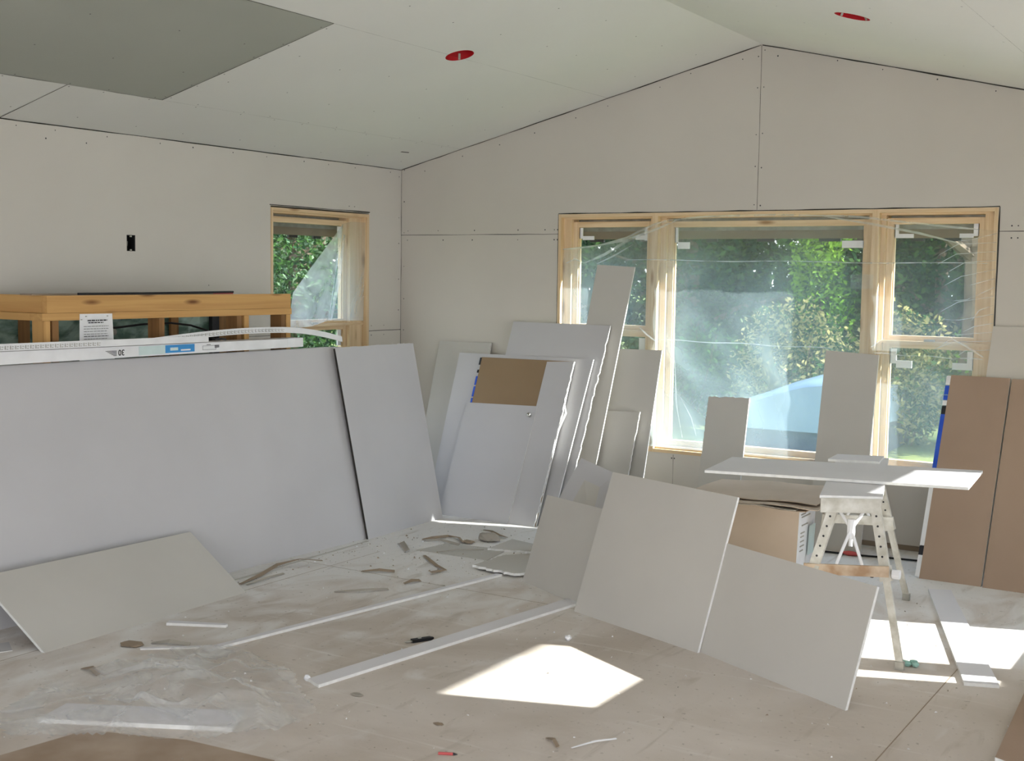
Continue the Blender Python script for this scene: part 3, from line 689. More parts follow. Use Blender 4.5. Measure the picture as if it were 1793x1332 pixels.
# board leaning in front of the sunlit right wall windows (just outside the frame)
board([(5.45, -3.2, 0), (5.45, -2.16, 0), (5.70, -2.16, 1.19), (5.70, -3.2, 1.19)], 'drywall sheet leaning on the right wall below the sunlit window')

# ================================================================== LYING BOARDS AND STRIPS
def lying(poly, t, label, mats=('pale', 'core', 'warm'), name='drywall_strip', cat='drywall strip', z=0.0, **k):
    return tag(slab(name, [(x, y, z+t) for x, y in poly], thick=t, mats=mats, n=(0, 0, 1), **k), label, cat)
lying([(1.886, -3.874), (1.924, -3.872), (2.225, -1.99), (2.190, -1.985)], .012, 'long thin drywall strip lying on the floor nearest the long stack')
lying([(2.539, -3.936), (2.626, -3.970), (2.868, -2.245), (2.775, -2.235)], .0127, 'wider long drywall strip on the floor running up to the middle boards', jag=[0], jagamp=.003)
lying([(2.044, -4.839), (2.687, -4.51), (2.596, -4.36), (1.993, -4.676)], .016, 'white drywall strip lying under the crumpled clear plastic, front left')
lying([(4.26, -.948), (4.367, -.902), (4.903, -2.41), (4.774, -2.456)], .014, 'drywall strip lying half in the sunlight at the right side of the floor')
lying([(1.10, -2.93), (1.12, -2.94), (1.075, -1.72), (1.06, -1.72)], .004, 'thin strip lying along the foot of the long stack', mats=('warm', 'warm', 'warm'))
lying([(1.64, -4.015), (1.66, -4.03), (1.93, -3.80), (1.915, -3.78)], .006, 'short loose strip end beside the crumpled plastic')
lying([(2.002, -1.95), (2.30, -1.985), (2.345, -1.93), (2.20, -1.42), (2.017, -1.63)], .014, 'ragged grey offcut lying at the left foot of the middle boards', mats=('warm', 'core', 'warm'), name='gypsum_offcut', cat='offcut', jag=[0, 1, 4], jagamp=.012, z=.012)
lying([(1.808, -1.50), (2.07, -1.42), (2.02, -1.24), (1.79, -1.19)], .014, 'smaller offcut on the floor just behind the ragged grey one', mats=('warm', 'core', 'warm'), name='gypsum_offcut', cat='offcut', jag=[0, 3], jagamp=.008)
lying([(1.46, -1.75), (1.95, -1.72), (1.90, -1.42), (1.50, -1.48)], .003, 'thin sheet of grey facing paper lying among the scraps', mats=('warm', 'warm', 'warm'), name='facing_paper', cat='paper')
lying([(1.440, -3.661), (1.46, -3.70), (1.716, -3.57), (1.70, -3.545)], .012, 'short strip stub lying at the foot of the low offcut', name='gypsum_offcut', cat='offcut', jag=[2], jagamp=.008)
lying([(2.252, -4.794), (2.16, -5.4), (3.3, -5.2), (3.0, -4.625), (2.62, -4.66)], .003, 'brown kraft paper sheet on the floor at the bottom left', mats=('kraftfloor', 'kraftfloor', 'kraftfloor'), name='kraft_paper', cat='paper')
# brown faced board piece in the lower right corner, white edges
cb = tag(slab('drywall_piece', [(5.005, -2.42, .02), (5.05, -3.25, .02), (5.16, -3.30, .02), (5.13, -2.42, .02)], thick=.02, mats=('brown', 'core', 'warm'), n=(0, 0, 1)), 'brown-faced board piece with white edges in the bottom right corner', 'drywall piece')

# ================================================================== TIMBER FRAMING
fr = empty('timber_framing', (.55, -2.8, 0)); tag(fr, 'rough timber stud framing with a double top rail behind the long stack', 'stud framing')
X0, X1 = .511, .600
MB().box((.562, -3.67, 1.430), (.600, -1.90, 1.517)).build('rail', ('lum_y',), fr)
MB().box((X0, -3.70, 1.392), (.603, -1.895, 1.429)).build('rail', ('lum_y',), fr)
MB().box((0.0, -3.67, 1.430), (.561, -3.632, 1.517)).build('rail', ('lum_x',), fr)
MB().box((0.0, -3.70, 1.392), (.510, -3.61, 1.429)).build('rail', ('lum_x',), fr)
MB().box((X0, -3.66, 0.038), (X1, -1.90, 0.0)).build('bottom_plate', ('lum_y',), fr)
for y0, y1, mt in ((-3.69, -3.652, 'lum_z'), (-3.64, -3.602, 'lumd_z'), (-2.36, -2.322, 'lumd_z'), (-2.30, -2.262, 'lum_z'), (-1.985, -1.947, 'lumd_z'), (-1.94, -1.902, 'lum_z'), (-2.95, -2.912, 'lumd_z')):
    MB().box((X0, y0, .038), (X1, y1, 1.391)).build('stud', (mt,), fr)
# back bay in the left wall: studs and green vapour plastic
bk = empty('insulated_bay', (.02, -2.8, 0)); tag(bk, 'green plastic covered stud bays on the left wall behind the timber framing', 'wall insulation')
m = MB(); n = 60; rr = random.Random(4); v = []
for i in range(n+1):
    for j in range(13):
        y = -4.9+3.0*i/n; z = .9+.55*j/12; v.append((.012+.018*rr.random(), y, z))
m.add(v, [(i*13+j, i*13+j+1, (i+1)*13+j+1, (i+1)*13+j) for i in range(n) for j in range(12)]); m.build('vapour_plastic', ('vapour',), bk)
for y in (-3.42, -2.95, -2.36, -1.96, -3.9):
    MB().box((.03, y, .9), (.05, y+.06, 1.45)).build('stud', ('lumd_z',), bk)
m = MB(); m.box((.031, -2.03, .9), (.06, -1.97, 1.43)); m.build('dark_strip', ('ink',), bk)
cable = MB(); cable.tube([(.35, -3.25, 1.33), (.4, -3.08, 1.335), (.42, -2.9, 1.35), (.42, -2.7, 1.352), (.42, -2.55, 1.335), (.42, -2.42, 1.30), (.42, -2.3, 1.22)], .006)
tag(cable.build('cable', ('black',)), 'black cable sagging inside the timber framing', 'cable')
ju = empty('junction_box', (.36, -3.3, 1.27)); tag(ju, 'dusty valve body behind the taped notice in the timber framing', 'fitting')
MB().tube([(.36, -3.12, 1.24), (.36, -3.12, 1.38)], .022, 12).build('pipe', ('galv',), ju, smooth=True)
MB().tube([(.36, -3.16, 1.31), (.36, -3.05, 1.31)], .018, 12).build('fitting', ('galv',), ju, smooth=True)
# rods and a flat bar on top of the rail
tag(MB().tube([(.56, -3.45, 1.524), (.565, -2.9, 1.526), (.56, -2.35, 1.530)], .0065, 6).build('steel_rod', ('ink',)), 'dark steel rod lying on top of the timber framing', 'rod')
tag(MB().box((.50, -2.62, 1.5175), (.54, -2.33, 1.527)).build('flat_bar', ('redm',)), 'reddish flat bar end lying on top of the timber rail', 'bar')
tag(MB().box((.46, -3.72, 1.5175), (.55, -2.5, 1.524)).build('thin_plank', ('debris',)), 'thin weathered plank lying on top of the timber framing', 'plank')
# taped paper notice
nt = empty('paper_notice', (.607, -3.38, 1.27)); tag(nt, 'white printed paper notice stapled to the timber rail', 'notice')
v = []; W_, H_ = 8, 8
c00, c10, c11, c01 = V((.612, -3.489, 1.16)), V((.612, -3.264, 1.16)), V((.6065, -3.273, 1.422)), V((.6065, -3.479, 1.423))
for i in range(W_+1):
    for j in range(H_+1):
        p = c00.lerp(c10, i/W_).lerp(c01.lerp(c11, i/W_), j/H_); v.append(p+V((.006*math.sin(i*.8)*(1-j/H_), 0, 0)))
link('sheet', v, [(i*9+j, (i+1)*9+j, (i+1)*9+j+1, i*9+j+1) for i in range(8) for j in range(8)], ('white',), parent=nt)
m = MB(); rr = random.Random(2)
def line(z, a, b, h):
    y = a
    while y < b:
        l_ = rr.uniform(.008, .022); e_ = min(y+l_, b)
        m.box((.6175, -3.489+y, z), (.6182, -3.489+e_, z+h)); y = e_+.004
line(1.386, .05, .175, .006); line(1.375, .055, .15, .005)
for k, z in enumerate((1.358, 1.345, 1.332, 1.318, 1.306, 1.293, 1.281, 1.268, 1.255, 1.243)): line(z, .026, .19-.02*rr.random(), .0022 if k != 4 else .0035)
m.build('printed_text', ('ink',), nt)
for q in ((-3.445, 1.408), (-3.31, 1.408), (-3.474, 1.392)): MB().box((.608, q[0], q[1]), (.611, q[0]+.008, q[1]+.004)).build('staple', ('galv',), nt)

# ================================================================== CORNER BEAD PACKS ON THE STACK
pk = empty('bead_pack', (.70, -3.0, 1.19)); tag(pk, 'long white carton with a blue label lying on top of the long stack', 'carton')
m = MB()
def zt(y): return 1.196
y0, y1 = -5.2, -1.93
m.add([(.662, y0, 1.198), (.722, y0, 1.198), (.722, y1, 1.198), (.662, y1, 1.198), (.662, y0, 1.27), (.722, y0, 1.264), (.722, y1, 1.25), (.662, y1, 1.254)],
      [(0, 3, 2, 1), (4, 5, 6, 7), (0, 1, 5, 4), (1, 2, 6, 5), (2, 3, 7, 6), (3, 0, 4, 7)])
m.build('carton_body', ('white',), pk)
m = MB(); m.box((.66, -2.06, 1.199), (.7235, -1.925, 1.253)); m.build('end_cap', ('white',), pk)
xx = .7228
def lab(name, ya, yb, za, zb, mat, x=xx):
    m = MB(); m.box((x-.0004, ya, za), (x+.0004, yb, zb)); return m.build(name, (mat,), pk)
lab('pale_label', -3.20, -3.02, 1.205, 1.251, 'label_pale'); lab('blue_label', -3.02, -2.81, 1.208, 1.250, 'label_blue')
lab('label_patch', -2.985, -2.93, 1.22, 1.236, 'label_pale', .7234); lab('label_patch', -2.91, -2.84, 1.216, 1.224, 'white', .7234)
m = MB()
for a, b, c, d in ((-2.75, -2.65, 1.213, 1.2145), (-2.75, -2.65, 1.235, 1.2365), (-2.75, -2.7485, 1.213, 1.236), (-2.651, -2.6495, 1.213, 1.236), (-2.72, -2.69, 1.240, 1.243), (-2.66, -2.625, 1.224, 1.229), (-2.66, -2.625, 1.232, 1.237)):
    m.box((xx, a, c), (xx+.0007, b, d))
m.build('label_frame', ('ink',), pk)
m = MB()
for k in range(5):
    m.add([(xx+.0006, -3.42+.012*k, 1.236-.006*k), (xx+.0006, -3.345, 1.236-.006*k), (xx+.0006, -3.345, 1.233-.006*k), (xx+.0006, -3.412+.012*k, 1.233-.006*k)], [(0, 1, 2, 3)])
m.build('striped_mark', ('ink',), pk)
def text(body, size, loc, rot, mat, parent, name='lettering'):
    c = bpy.data.curves.new(name, 'FONT'); c.body = body; c.size = size; c.align_x = 'CENTER'; c.align_y = 'CENTER'; c.extrude = .0002; c.offset = .0006
    c.materials.append(M[mat]); t_ = bpy.data.objects.new(name, c); COL.objects.link(t_)
    me = bpy.data.meshes.new_from_object(t_.evaluated_get(bpy.context.evaluated_depsgraph_get())); bpy.data.objects.remove(t_)
    o = bpy.data.objects.new(name, me); COL.objects.link(o); o.parent = parent; o.location = V(loc)-V(parent['_o']); o.rotation_euler = rot; return o
text('30', .042, (xx+.0008, -3.315, 1.226), (math.pi/2, math.pi, math.pi/2), 'ink', pk)
# perforated bead strips bowing over the carton
def bead(label, y0, y1, x, zf, wd, perf):
    e_ = empty('corner_bead', (x, (y0+y1)/2, zf(y0))); tag(e_, label, 'corner bead', 'corner beads on the long stack')
    m = MB(); n = 48; v = []
    for k in range(n+1):
        y = y0+(y1-y0)*k/n; z = zf(y); v += [(x-wd*.8, y, z+.022), (x, y, z+.03), (x+.004, y, z-.004)]
    m.add(v, [(3*k+a, 3*k+3+a, 3*k+4+a, 3*k+1+a) for k in range(n) for a in (0, 1)])
    o = m.build('bead_strip', ('white',), e_)
    sol = o.modifiers.new('s', 'SOLIDIFY'); sol.thickness = .0015
    m = MB()
    for a, b in perf:
        y = a
        while y < b:
            z = zf(y)
            m.box((x+.0045, y, z+.002), (x+.0052, y+.004, z+.02)); m.box((x+.0045, y+.008, z+.003), (x+.0052, y+.018, z+.006)); m.box((x+.0045, y+.010, z+.014), (x+.0052, y+.02, z+.017)); y += .028
    m.build('perforation', ('galv',), e_)
bead('perforated white corner bead strip lying behind the carton, left part', -5.2, -2.72, .735, lambda y: 1.272-.004*(y+5.2), .05, [(-4.6, -3.47)])
bead('perforated white corner bead strip bowing past the carton end', -3.1, -1.55, .715, lambda y: 1.262+.034*math.sin(max(0, min(1, (y+3.1)/1.55))*math.pi)-.075*max(0, (y+2.1)/.55)**2*.6, .05, [(-2.95, -2.1)])
tag(MB().tube([(.728, -2.66, 1.268), (.735, -2.62, 1.272), (.730, -2.58, 1.266)], .006, 6).build('wire_scrap', ('ink',)), 'tiny dark twist of wire on the carton edge', 'scrap')

# ================================================================== WORK BENCH
wb = empty('work_bench', (4.12, -1.85, 0)); tag(wb, 'dust-covered folding aluminium work bench with splayed perforated legs', 'work bench')
FR, FL, RR, RL = V((4.38, -2.37, .717)), V((4.168, -2.497, .717)), V((4.08, -1.20, .717)), V((3.857, -1.279, .717))
m = MB()
def prism(m, pts, z0, z1, i=0):
    n = len(pts); m.add([(p[0], p[1], z0) for p in pts]+[(p[0], p[1], z1) for p in pts], [tuple(range(n))[::-1], tuple(range(n, 2*n))]+[(k, (k+1) % n, n+(k+1) % n, n+k) for k in range(n)], i)
prism(m, [FL, FR, RR, RL], .660, .716); m.build('deck', ('alum',), wb)
m = MB(); m.beam(FL+V((-.005, -.004, -.028)), FR+V((.006, -.006, -.028)), .012, .062); m.build('end_cap', ('alum',), wb)
tag(slab('drywall_offcut', [FL+V((-.01, -.005, .0133)), FR+V((.012, -.005, .0133)), RR+V((.01, .01, .0133)), RL+V((-.01, .01, .0133))], thick=.0127, mats=('pale', 'core', 'warm'), n=(0, 0, 1)), 'white offcut lying lengthwise on the bench deck, under the long board', 'offcut')
feet = [V((4.497, -2.395, 0)), V((4.045, -2.60, 0)), V((4.212, -1.205, 0)), V((3.742, -1.37, 0))]
tops = [FR+V((-.03, .05, -.055)), FL+V((.03, .06, -.055)), RR+V((-.03, -.05, -.055)), RL+V((.03, -.06, -.055))]
cl = []
for t_, f_ in zip(tops, feet):
    c_ = t_.lerp(f_, .40); cl.append(c_)
    lg = MB(); lg.beam(t_, c_, .042, .022, (0, 1, 0)); lgo = lg.build('outer_leg', ('alum',), wb)
    d = (c_-t_).normalized()
    for k in range(6):
        p = t_.lerp(c_, .1+.16*k)-V((0, .0115, 0)); MB().tube([p, p-V((0, .001, 0))], .005, 8).build('adjuster_hole', ('ink',), lgo)
    m = MB(); m.beam(c_-d*.05, f_+V((0, 0, .02)), .030, .016, (0, 1, 0)); m.build('inner_leg', ('alum',), wb)
    m = MB(); m.beam(f_+V((0, 0, .0)), f_+V((0, 0, .035)), .036, .026, (0, 1, 0)); m.build('foot', ('galv',), wb)
    m = MB(); m.beam(c_-d*.03, c_+d*.035, .05, .034, (0, 1, 0)); m.build('clamp', ('alum',), wb)
m = MB(); m.beam(cl[0]+V((.02, -.024, .012)), cl[1]+V((-.03, -.024, .012)), .014, .046); m.build('cross_bar', ('dustywood',), wb)
m = MB(); m.beam(cl[2]+V((.02, .0, .012)), cl[3]+V((-.03, .0, .012)), .03, .046); m.build('cross_bar', ('alum',), wb)
m = MB(); kx = cl[0]+V((.05, 0, 0)); m.tube([kx-V((.02, 0, 0)), kx+V((.012, 0, 0))], .020, 14); m.build('wing_knob', ('white',), wb)
m = MB(); k1 = cl[0]+V((-.045, -.035, -.005)); m.tube([k1, k1-V((0, .012, 0))], .014, 10); m.build('bolt', ('ink',), wb)
m = MB(); k1 = cl[1]+V((-.04, -.035, 0)); m.tube([k1, k1-V((0, .012, 0))], .012, 10); m.build('bolt', ('ink',), wb)
for (ca, cb_, ta, tb) in ((cl[0], cl[1], FR, FL), (cl[2], cl[3], RR, RL)):
    mid = (ca+cb_)/2; dk = (ta+tb)/2; inw = (V((4.12, -1.85, 0))-V((mid.x, mid.y, 0))).normalized()
    hub = V((mid.x, mid.y, .565))+inw*.10
    m = MB()
    for s in (.18, -.18):
        m.tube([dk+(ta-tb)*s*1.6+inw*.16-V((0, 0, .055)), hub, mid+(ca-cb_)*s*-1.0+V((0, 0, .03))], .007, 8)
    m.build('brace', ('white',), wb)
    m = MB(); m.tube([hub+V((0, 0, .045)), hub+V((0, 0, -.04))], .017, 10); m.tube([hub+V((0, 0, -.04)), hub+V((0, 0, -.075))], .009, 8); m.build('brace_hub', ('white',), wb)
# board laid across the bench
lying([(3.515, -2.244), (4.659, -1.986), (4.606, -1.434), (3.453, -1.752)], .0127, 'white drywall board laid across the work bench', z=.7325, name='drywall_board', cat='drywall board')
lying([(3.868, -1.50), (4.108, -1.43), (4.072, -1.215), (3.85, -1.29)], .012, 'short piece on the bench peeking out behind the crosswise board', z=.7302, name='drywall_offcut', cat='offcut')

# ================================================================== CARTON WITH FLAPS
cx = empty('cardboard_carton', (3.5, -1.4, 0)); tag(cx, 'brown cardboard carton with a white printed side, beside the bench legs', 'carton')
m = MB()
bx_ = [(3.19, -1.50), (3.712, -1.50), (3.712, -1.24), (3.19, -1.24)]; tx_ = [(3.20, -1.50), (3.728, -1.50), (3.728, -1.24), (3.20, -1.24)]
v = [(x, y, 0) for x, y in bx_]+[(x, y, .458) for x, y in tx_]
m.add(v, [(0, 3, 2, 1), (4, 5, 6, 7), (0, 1, 5, 4), (2, 3, 7, 6), (3, 0, 4, 7)], 0); m.add(v, [(1, 2, 6, 5)], 1)
m.build('carton_body', ('kraft', 'white'), cx)
m = MB()
for z, a, b in ((.43, -1.47, -1.40), (.415, -1.46, -1.33), (.37, -1.45, -1.36), (.33, -1.46, -1.40), (.31, -1.46, -1.41), (.285, -1.46, -1.405), (.26, -1.46, -1.40), (.235, -1.46, -1.41)):
    x = 3.713+.016*z/.458; m.box((x-.001, a, z), (x+.002, b, z+.006))
m.build('printed_text', ('galv',), cx)
m = MB(); m.add([(3.7285, -1.36, .20), (3.7285, -1.26, .20), (3.7365, -1.26, .36), (3.7365, -1.36, .36)], [(0, 1, 2, 3)]); m.build('printed_panel', ('label_pale',), cx)
fl_ = [('top sheet of flattened cardboard on the carton, brown and stained', .490, (3.10, -1.47, 3.80, -1.00), 'kraft', .04), ('middle sheet of flattened cardboard on the carton', .477, (3.14, -1.53, 3.83, -1.04), 'kraft', .02),
       ('grey paper layer in the pile on the carton', .468, (3.22, -1.54, 3.72, -1.06), 'debris2', .0), ('lowest flattened cardboard sheet on the carton', .460, (3.16, -1.52, 3.77, -1.10), 'kraft', -.01)]
for k, (lb, z, q, mt, tw) in enumerate(fl_):
    rr = random.Random(k); nx = 14; v = []; a, b, c, d = q
    for i in range(nx+1):
        for j in range(5):
            x = a+(c-a)*i/nx; y = b+(d-b)*j/4+tw*(i/nx-.5)+rr.uniform(-.006, .006)*(j in (0, 4))
            v.append((x, y, z+.004*math.sin(i*.7+j+k)+(.03 if k == 0 else .0)*(j/4)*(.4+.6*i/nx)))
    o = link('cardboard_sheet', v, [(i*5+j, (i+1)*5+j, (i+1)*5+j+1, i*5+j+1) for i in range(nx) for j in range(4)], (mt,))
    s_ = o.modifiers.new('s', 'SOLIDIFY'); s_.thickness = .004; s_.offset = 0
    tag(o, lb, 'cardboard sheet', 'flattened cardboard on the carton')

# extension cord behind the bench
crd = empty('extension_cord', (3.75, -.3, 0)); tag(crd, 'black extension cord with red plug lying along the gable wall', 'extension cord')
MB().tube([(3.3, -.40, .008), (3.50, -.353, .008), (3.62, -.345, .008)], .006).build('cord', ('black',), crd)
MB().tube([(3.70, -.335, .008), (3.85, -.30, .008), (4.05, -.27, .008), (4.3, -.25, .008)], .006).build('cord', ('black',), crd)
MB().tube([(3.61, -.345, .014), (3.64, -.342, .014), (3.67, -.34, .014), (3.71, -.335, .012)], [.008, .015, .014, .008], 10).build('plug', ('redm',), crd, smooth=True)

# ================================================================== CRUMPLED PLASTIC AND DEBRIS
rr = random.Random(21)
poly = [(2.06, -5.0), (1.86, -4.92), (1.74, -4.6), (1.75, -4.2), (1.80, -3.95), (1.98, -3.78), (2.16, -3.84), (2.376, -3.89), (2.60, -4.05), (2.86, -4.22), (2.84, -4.46), (2.72, -4.66), (2.4, -4.86)]
def inside(x, y, P_):
    c = False; j = len(P_)-1
    for i in range(len(P_)):
        if (P_[i][1] > y) != (P_[j][1] > y) and x < (P_[j][0]-P_[i][0])*(y-P_[i][1])/(P_[j][1]-P_[i][1])+P_[i][0]: c = not c
        j = i
    return c
from mathutils import noise as mn
ctr = V((2.3, -4.35)); N1, N2 = 84, 84; grid = {}; v = []; f = []
for i in range(N1):
    for j in range(N2):
        x = 1.70+1.2*i/(N1-1); y = -5.05+1.3*j/(N2-1)
        jx, jy = x+.02*mn.noise(V((x*9, y*9, 3))), y+.02*mn.noise(V((x*9, y*9, 7)))
        if inside(jx, jy, poly):
            h = .018+.10*abs(mn.noise(V((x*2.4, y*2.4, 1))))+.035*(1-min(1, abs(mn.noise(V((x*2.6, y*2.0+x*1.4, 5))))*7))+.02*(1-min(1, abs(mn.noise(V((x*4.5-y*3, y*3.5, 8))))*8))+.006*mn.noise(V((x*14, y*14, 2)))
            e_ = max(0, min(1, 1.35-((x-2.3)**2+(y+4.35)**2)**.5/.55))
            if inside(x, y, [(2.03, -4.87), (2.70, -4.53), (2.61, -4.33), (1.97, -4.66)]): h = max(h, .034)
            grid[(i, j)] = len(v); v.append((jx, jy, max(.004, .006+h*e_)))
for (i, j), a in grid.items():
    if all(k in grid for k in ((i+1, j), (i+1, j+1), (i, j+1))): f.append((a, grid[(i+1, j)], grid[(i+1, j+1)], grid[(i, j+1)]))
tag(link('plastic_film', v, f, ('film_floor',), smooth=False), 'crumpled clear plastic sheet heaped on the floor at the front left', 'plastic sheet')

def curl(pts, wd, label, mat='debris', name='paper_strip', cat='paper strip'):
    m = MB(); v = []
    for k, p in enumerate(pts):
        p = V(p); q = V(pts[min(k+1, len(pts)-1)])-V(pts[max(k-1, 0)]); q.normalize(); s_ = V((-q.y, q.x, 0)).normalized()
        tilt = .5*wd*math.sin(k*1.1); v += [p+s_*wd/2+V((0, 0, max(0, tilt))), p-s_*wd/2+V((0, 0, max(0, -tilt)))]
    m.add(v, [(2*k, 2*k+1, 2*k+3, 2*k+2) for k in range(len(pts)-1)])
    o = m.build(name, (mat,)); s_ = o.modifiers.new('s', 'SOLIDIFY'); s_.thickness = .002; s_.offset = 1
    return tag(o, label, cat)
def z_(pts, z=.003): return [(x, y, z+.008*(k % 2)) for k, (x, y) in enumerate(pts)]
curl(z_([(1.309, -1.483), (1.37, -1.453), (1.396, -1.329), (1.486, -1.34), (1.575, -1.424)]), .022, 'hook-shaped torn strip among the scraps near the corner sheets')
curl(z_([(1.343, -1.503), (1.436, -1.47), (1.594, -1.488)]), .018, 'flat torn strip just in front of the hook-shaped one', 'debris2')
curl(z_([(1.46, -1.014), (1.558, -1.071), (1.638, -1.107), (1.732, -1.162)]), .014, 'straight dark sliver closest to the brown-backed sheet', name='wood_sliver', cat='sliver')
curl(z_([(1.584, -1.836), (1.699, -1.949), (1.809, -2.021), (1.915, -2.09), (1.891, -2.12), (1.889, -2.192)]), .018, 'bent torn strip pointing at the tip of the long thin floor strip')
curl(z_([(1.891, -2.439), (1.916, -2.399), (1.929, -2.345)]), .02, 'short dark strip end beside the long thin floor strip')
curl(z_([(1.269, -1.66), (1.30, -1.68), (1.444, -1.816)]), .03, 'short broad chip left of the bent torn strip', 'debris2')
curl(z_([(1.594, -1.721), (1.681, -1.631), (1.789, -1.512)]), .008, 'thin straight sliver lying left of the facing paper', 'debris2', 'wood_sliver', 'sliver')
curl([(1.20, -2.954, .004), (1.165, -2.769, .006), (1.10, -2.56, .016), (1.155, -2.44, .035), (1.28, -2.39, .03)], .02, 'long curved brown paper strip at the foot of the long stack')
curl(z_([(1.235, -2.944), (1.243, -2.805), (1.228, -2.649)]), .012, 'pale narrow strip in front of the curved brown one', 'debris2')
curl(z_([(1.532, -2.355), (1.625, -2.314), (1.695, -2.264)]), .02, 'flat brown sliver alone in the middle of the dusty floor')
curl(z_([(1.702, -2.784), (1.821, -2.711), (1.9, -2.587)]), .015, 'flat brown sliver close to the long thin floor strip', 'debris2')
curl(z_([(1.626, -3.936), (1.703, -3.903), (1.79, -3.865)]), .02, 'short strip lying above the crumpled plastic', 'debris2')
curl(z_([(1.671, -4.344), (1.724, -4.343), (1.80, -4.369)]), .02, 'dark scrap at the left edge of the crumpled plastic')
curl(z_([(3.779, -3.962), (3.83, -3.88), (3.87, -3.798)]), .006, 'pale sliver on the bare floor at the bottom centre', 'white', 'wood_sliver', 'sliver')
curl(z_([(3.66, -3.929), (3.70, -3.95), (3.74, -3.988)]), .012, 'dark sliver on the bare floor at the bottom centre', name='wood_sliver', cat='sliver')
# broken lumps
def lump(name, c, r, label, mat, cat, flat_=.5, seed=1):
    rr = random.Random(seed); bm = bmesh.new(); bmesh.ops.create_icosphere(bm, subdivisions=2, radius=1)
    for q in bm.verts:
        k = 1+.35*(mn.noise(q.co*1.7+V((seed, 0, 0)))); q.co = V((q.co.x*r[0]*k, q.co.y*r[1]*k, max(-.95, q.co.z)*r[2]*k+r[2]*.93))
    me = bpy.data.meshes.new(name); bm.to_mesh(me); bm.free(); me.materials.append(M[mat])
    zmin = min(q.co.z for q in me.vertices)
    for q in me.vertices: q.co.z -= zmin
    o = bpy.data.objects.new(name, me); COL.objects.link(o); o.location = (c[0], c[1], c[2] if len(c) > 2 else 0); o['_o'] = tuple(c)
    if label: tag(o, label, cat)
    return o
lump('plaster_chunk', (1.665, -1.27), (.085, .05, .028), 'broken plaster chunk lying among the scraps near the corner', 'debris2', 'chunk', seed=3)
lump('plaster_chunk', (1.60, -1.40), (.04, .03, .010), 'smaller broken chunk in front of the plaster chunk', 'debris', 'chunk', seed=5)
lump('foam_scrap', (1.575, -4.0), (.06, .045, .006), 'tan torn scrap on the floor in front of the low offcut', 'debris', 'scrap', seed=6)
lump('white_crumple', (3.70, -1.57), (.045, .04, .05), 'white crumpled paper at the foot of the carton', 'white', 'paper', seed=8)
rg = empty('rag', (4.52, -2.32, 0)); tag(rg, 'pale teal rag piece beside the foot of the bench leg', 'rag')
for k, (x, y, s) in enumerate(((4.505, -2.33, .024), (4.53, -2.30, .020), (4.545, -2.325, .016))):
    o = lump('fold', (x-4.52, y+2.32), (s, s*.8, .012), None, 'teal', None, seed=20+k); o.parent = rg
# utility knife on the floor
kf = empty('utility_knife', (2.58, -3.23, 0)); tag(kf, 'dark utility knife lying beside the wider long floor strip', 'knife')
a, b = V((2.548, -3.294, .008)), V((2.606, -3.185, .008)); d = (b-a).normalized()
m = MB(); m.beam(a+d*.03, b, .024, .014); m.beam(b, b+d*.015, .024, .014, wd2=.012, ht2=.008); m.build('handle', ('black',), kf)
m = MB(); m.beam(a-d*.005, a+d*.032, .004, .002, wd2=.016, ht2=.002); m.build('blade', ('galv',), kf)
m = MB(); m.beam((a+b)/2+V((0, 0, .007)), (a+b)/2+d*.015+V((0, 0, .010)), .008, .006); m.build('slider', ('galv',), kf)
pc = empty('pencil', (3.45, -4.255, 0)); tag(pc, 'red carpenter pencil on the floor at the bottom edge', 'pencil')
m = MB(); m.tube([(3.424, -4.267, .005), (3.470, -4.244, .005)], .005, 6); m.build('shaft', ('redm',), pc)
m = MB(); m.tube([(3.470, -4.244, .005), (3.484, -4.237, .004)], [.005, .001], 6); m.build('tip', ('ink',), pc)
lump('plaster_crumb', (3.126, -2.837), (.016, .014, .012), 'white crumb standing out above the sunlit patch', 'white', 'crumb', seed=31)
lump('plaster_crumb', (2.805, -3.95), (.03, .018, .003), 'flat pale crumb below the end of the wider floor strip', 'debris2', 'crumb', seed=32)
lump('plaster_crumb', (3.257, -4.029), (.022, .014, .002), 'flat brown crumb on the floor below the sunlit patch', 'debris', 'crumb', seed=33)
lump('plaster_crumb', (2.53, -3.93), (.014, .012, .012), 'white crumb at the near end of the wider long floor strip', 'white', 'crumb', seed=34)
# fine plaster crumbs and dust grains over the whole floor: nobody could count them
rr = random.Random(77); m = MB()
def crumb(m, x, y, s, i):
    v = [(x+rr.uniform(-s, s), y+rr.uniform(-s, s), rr.uniform(0, s*.7)) for _ in range(4)]; v = [(a, b, 0.0005) for a, b, c in v[:3]]+[(x, y, s*rr.uniform(.5, 1.1))]
    m.add(v, [(0, 1, 2), (0, 1, 3), (1, 2, 3), (2, 0, 3)], i)
for _ in range(900):
    x, y = rr.uniform(1.1, 5.2), rr.uniform(-5, -.8); crumb(m, x, y, rr.choice([.002, .003, .004, .007]), rr.choice([0, 0, 1, 2]))
for _ in range(260):
    x, y = rr.gauss(1.65, .3), rr.gauss(-1.6, .35); crumb(m, x, y, rr.choice([.003, .005, .009]), rr.choice([0, 1, 2]))
for _ in range(200):
    t = rr.random(); x, y = 1.1+.05*rr.gauss(0, 1), -4.9+3.3*t; crumb(m, x+.05, y, rr.choice([.003, .005, .008]), rr.choice([0, 1, 2]))
tag(m.build('plaster_crumbs', ('white', 'debris', 'debris2')), 'fine plaster crumbs and paper bits scattered over the floor', 'debris', kind='stuff')

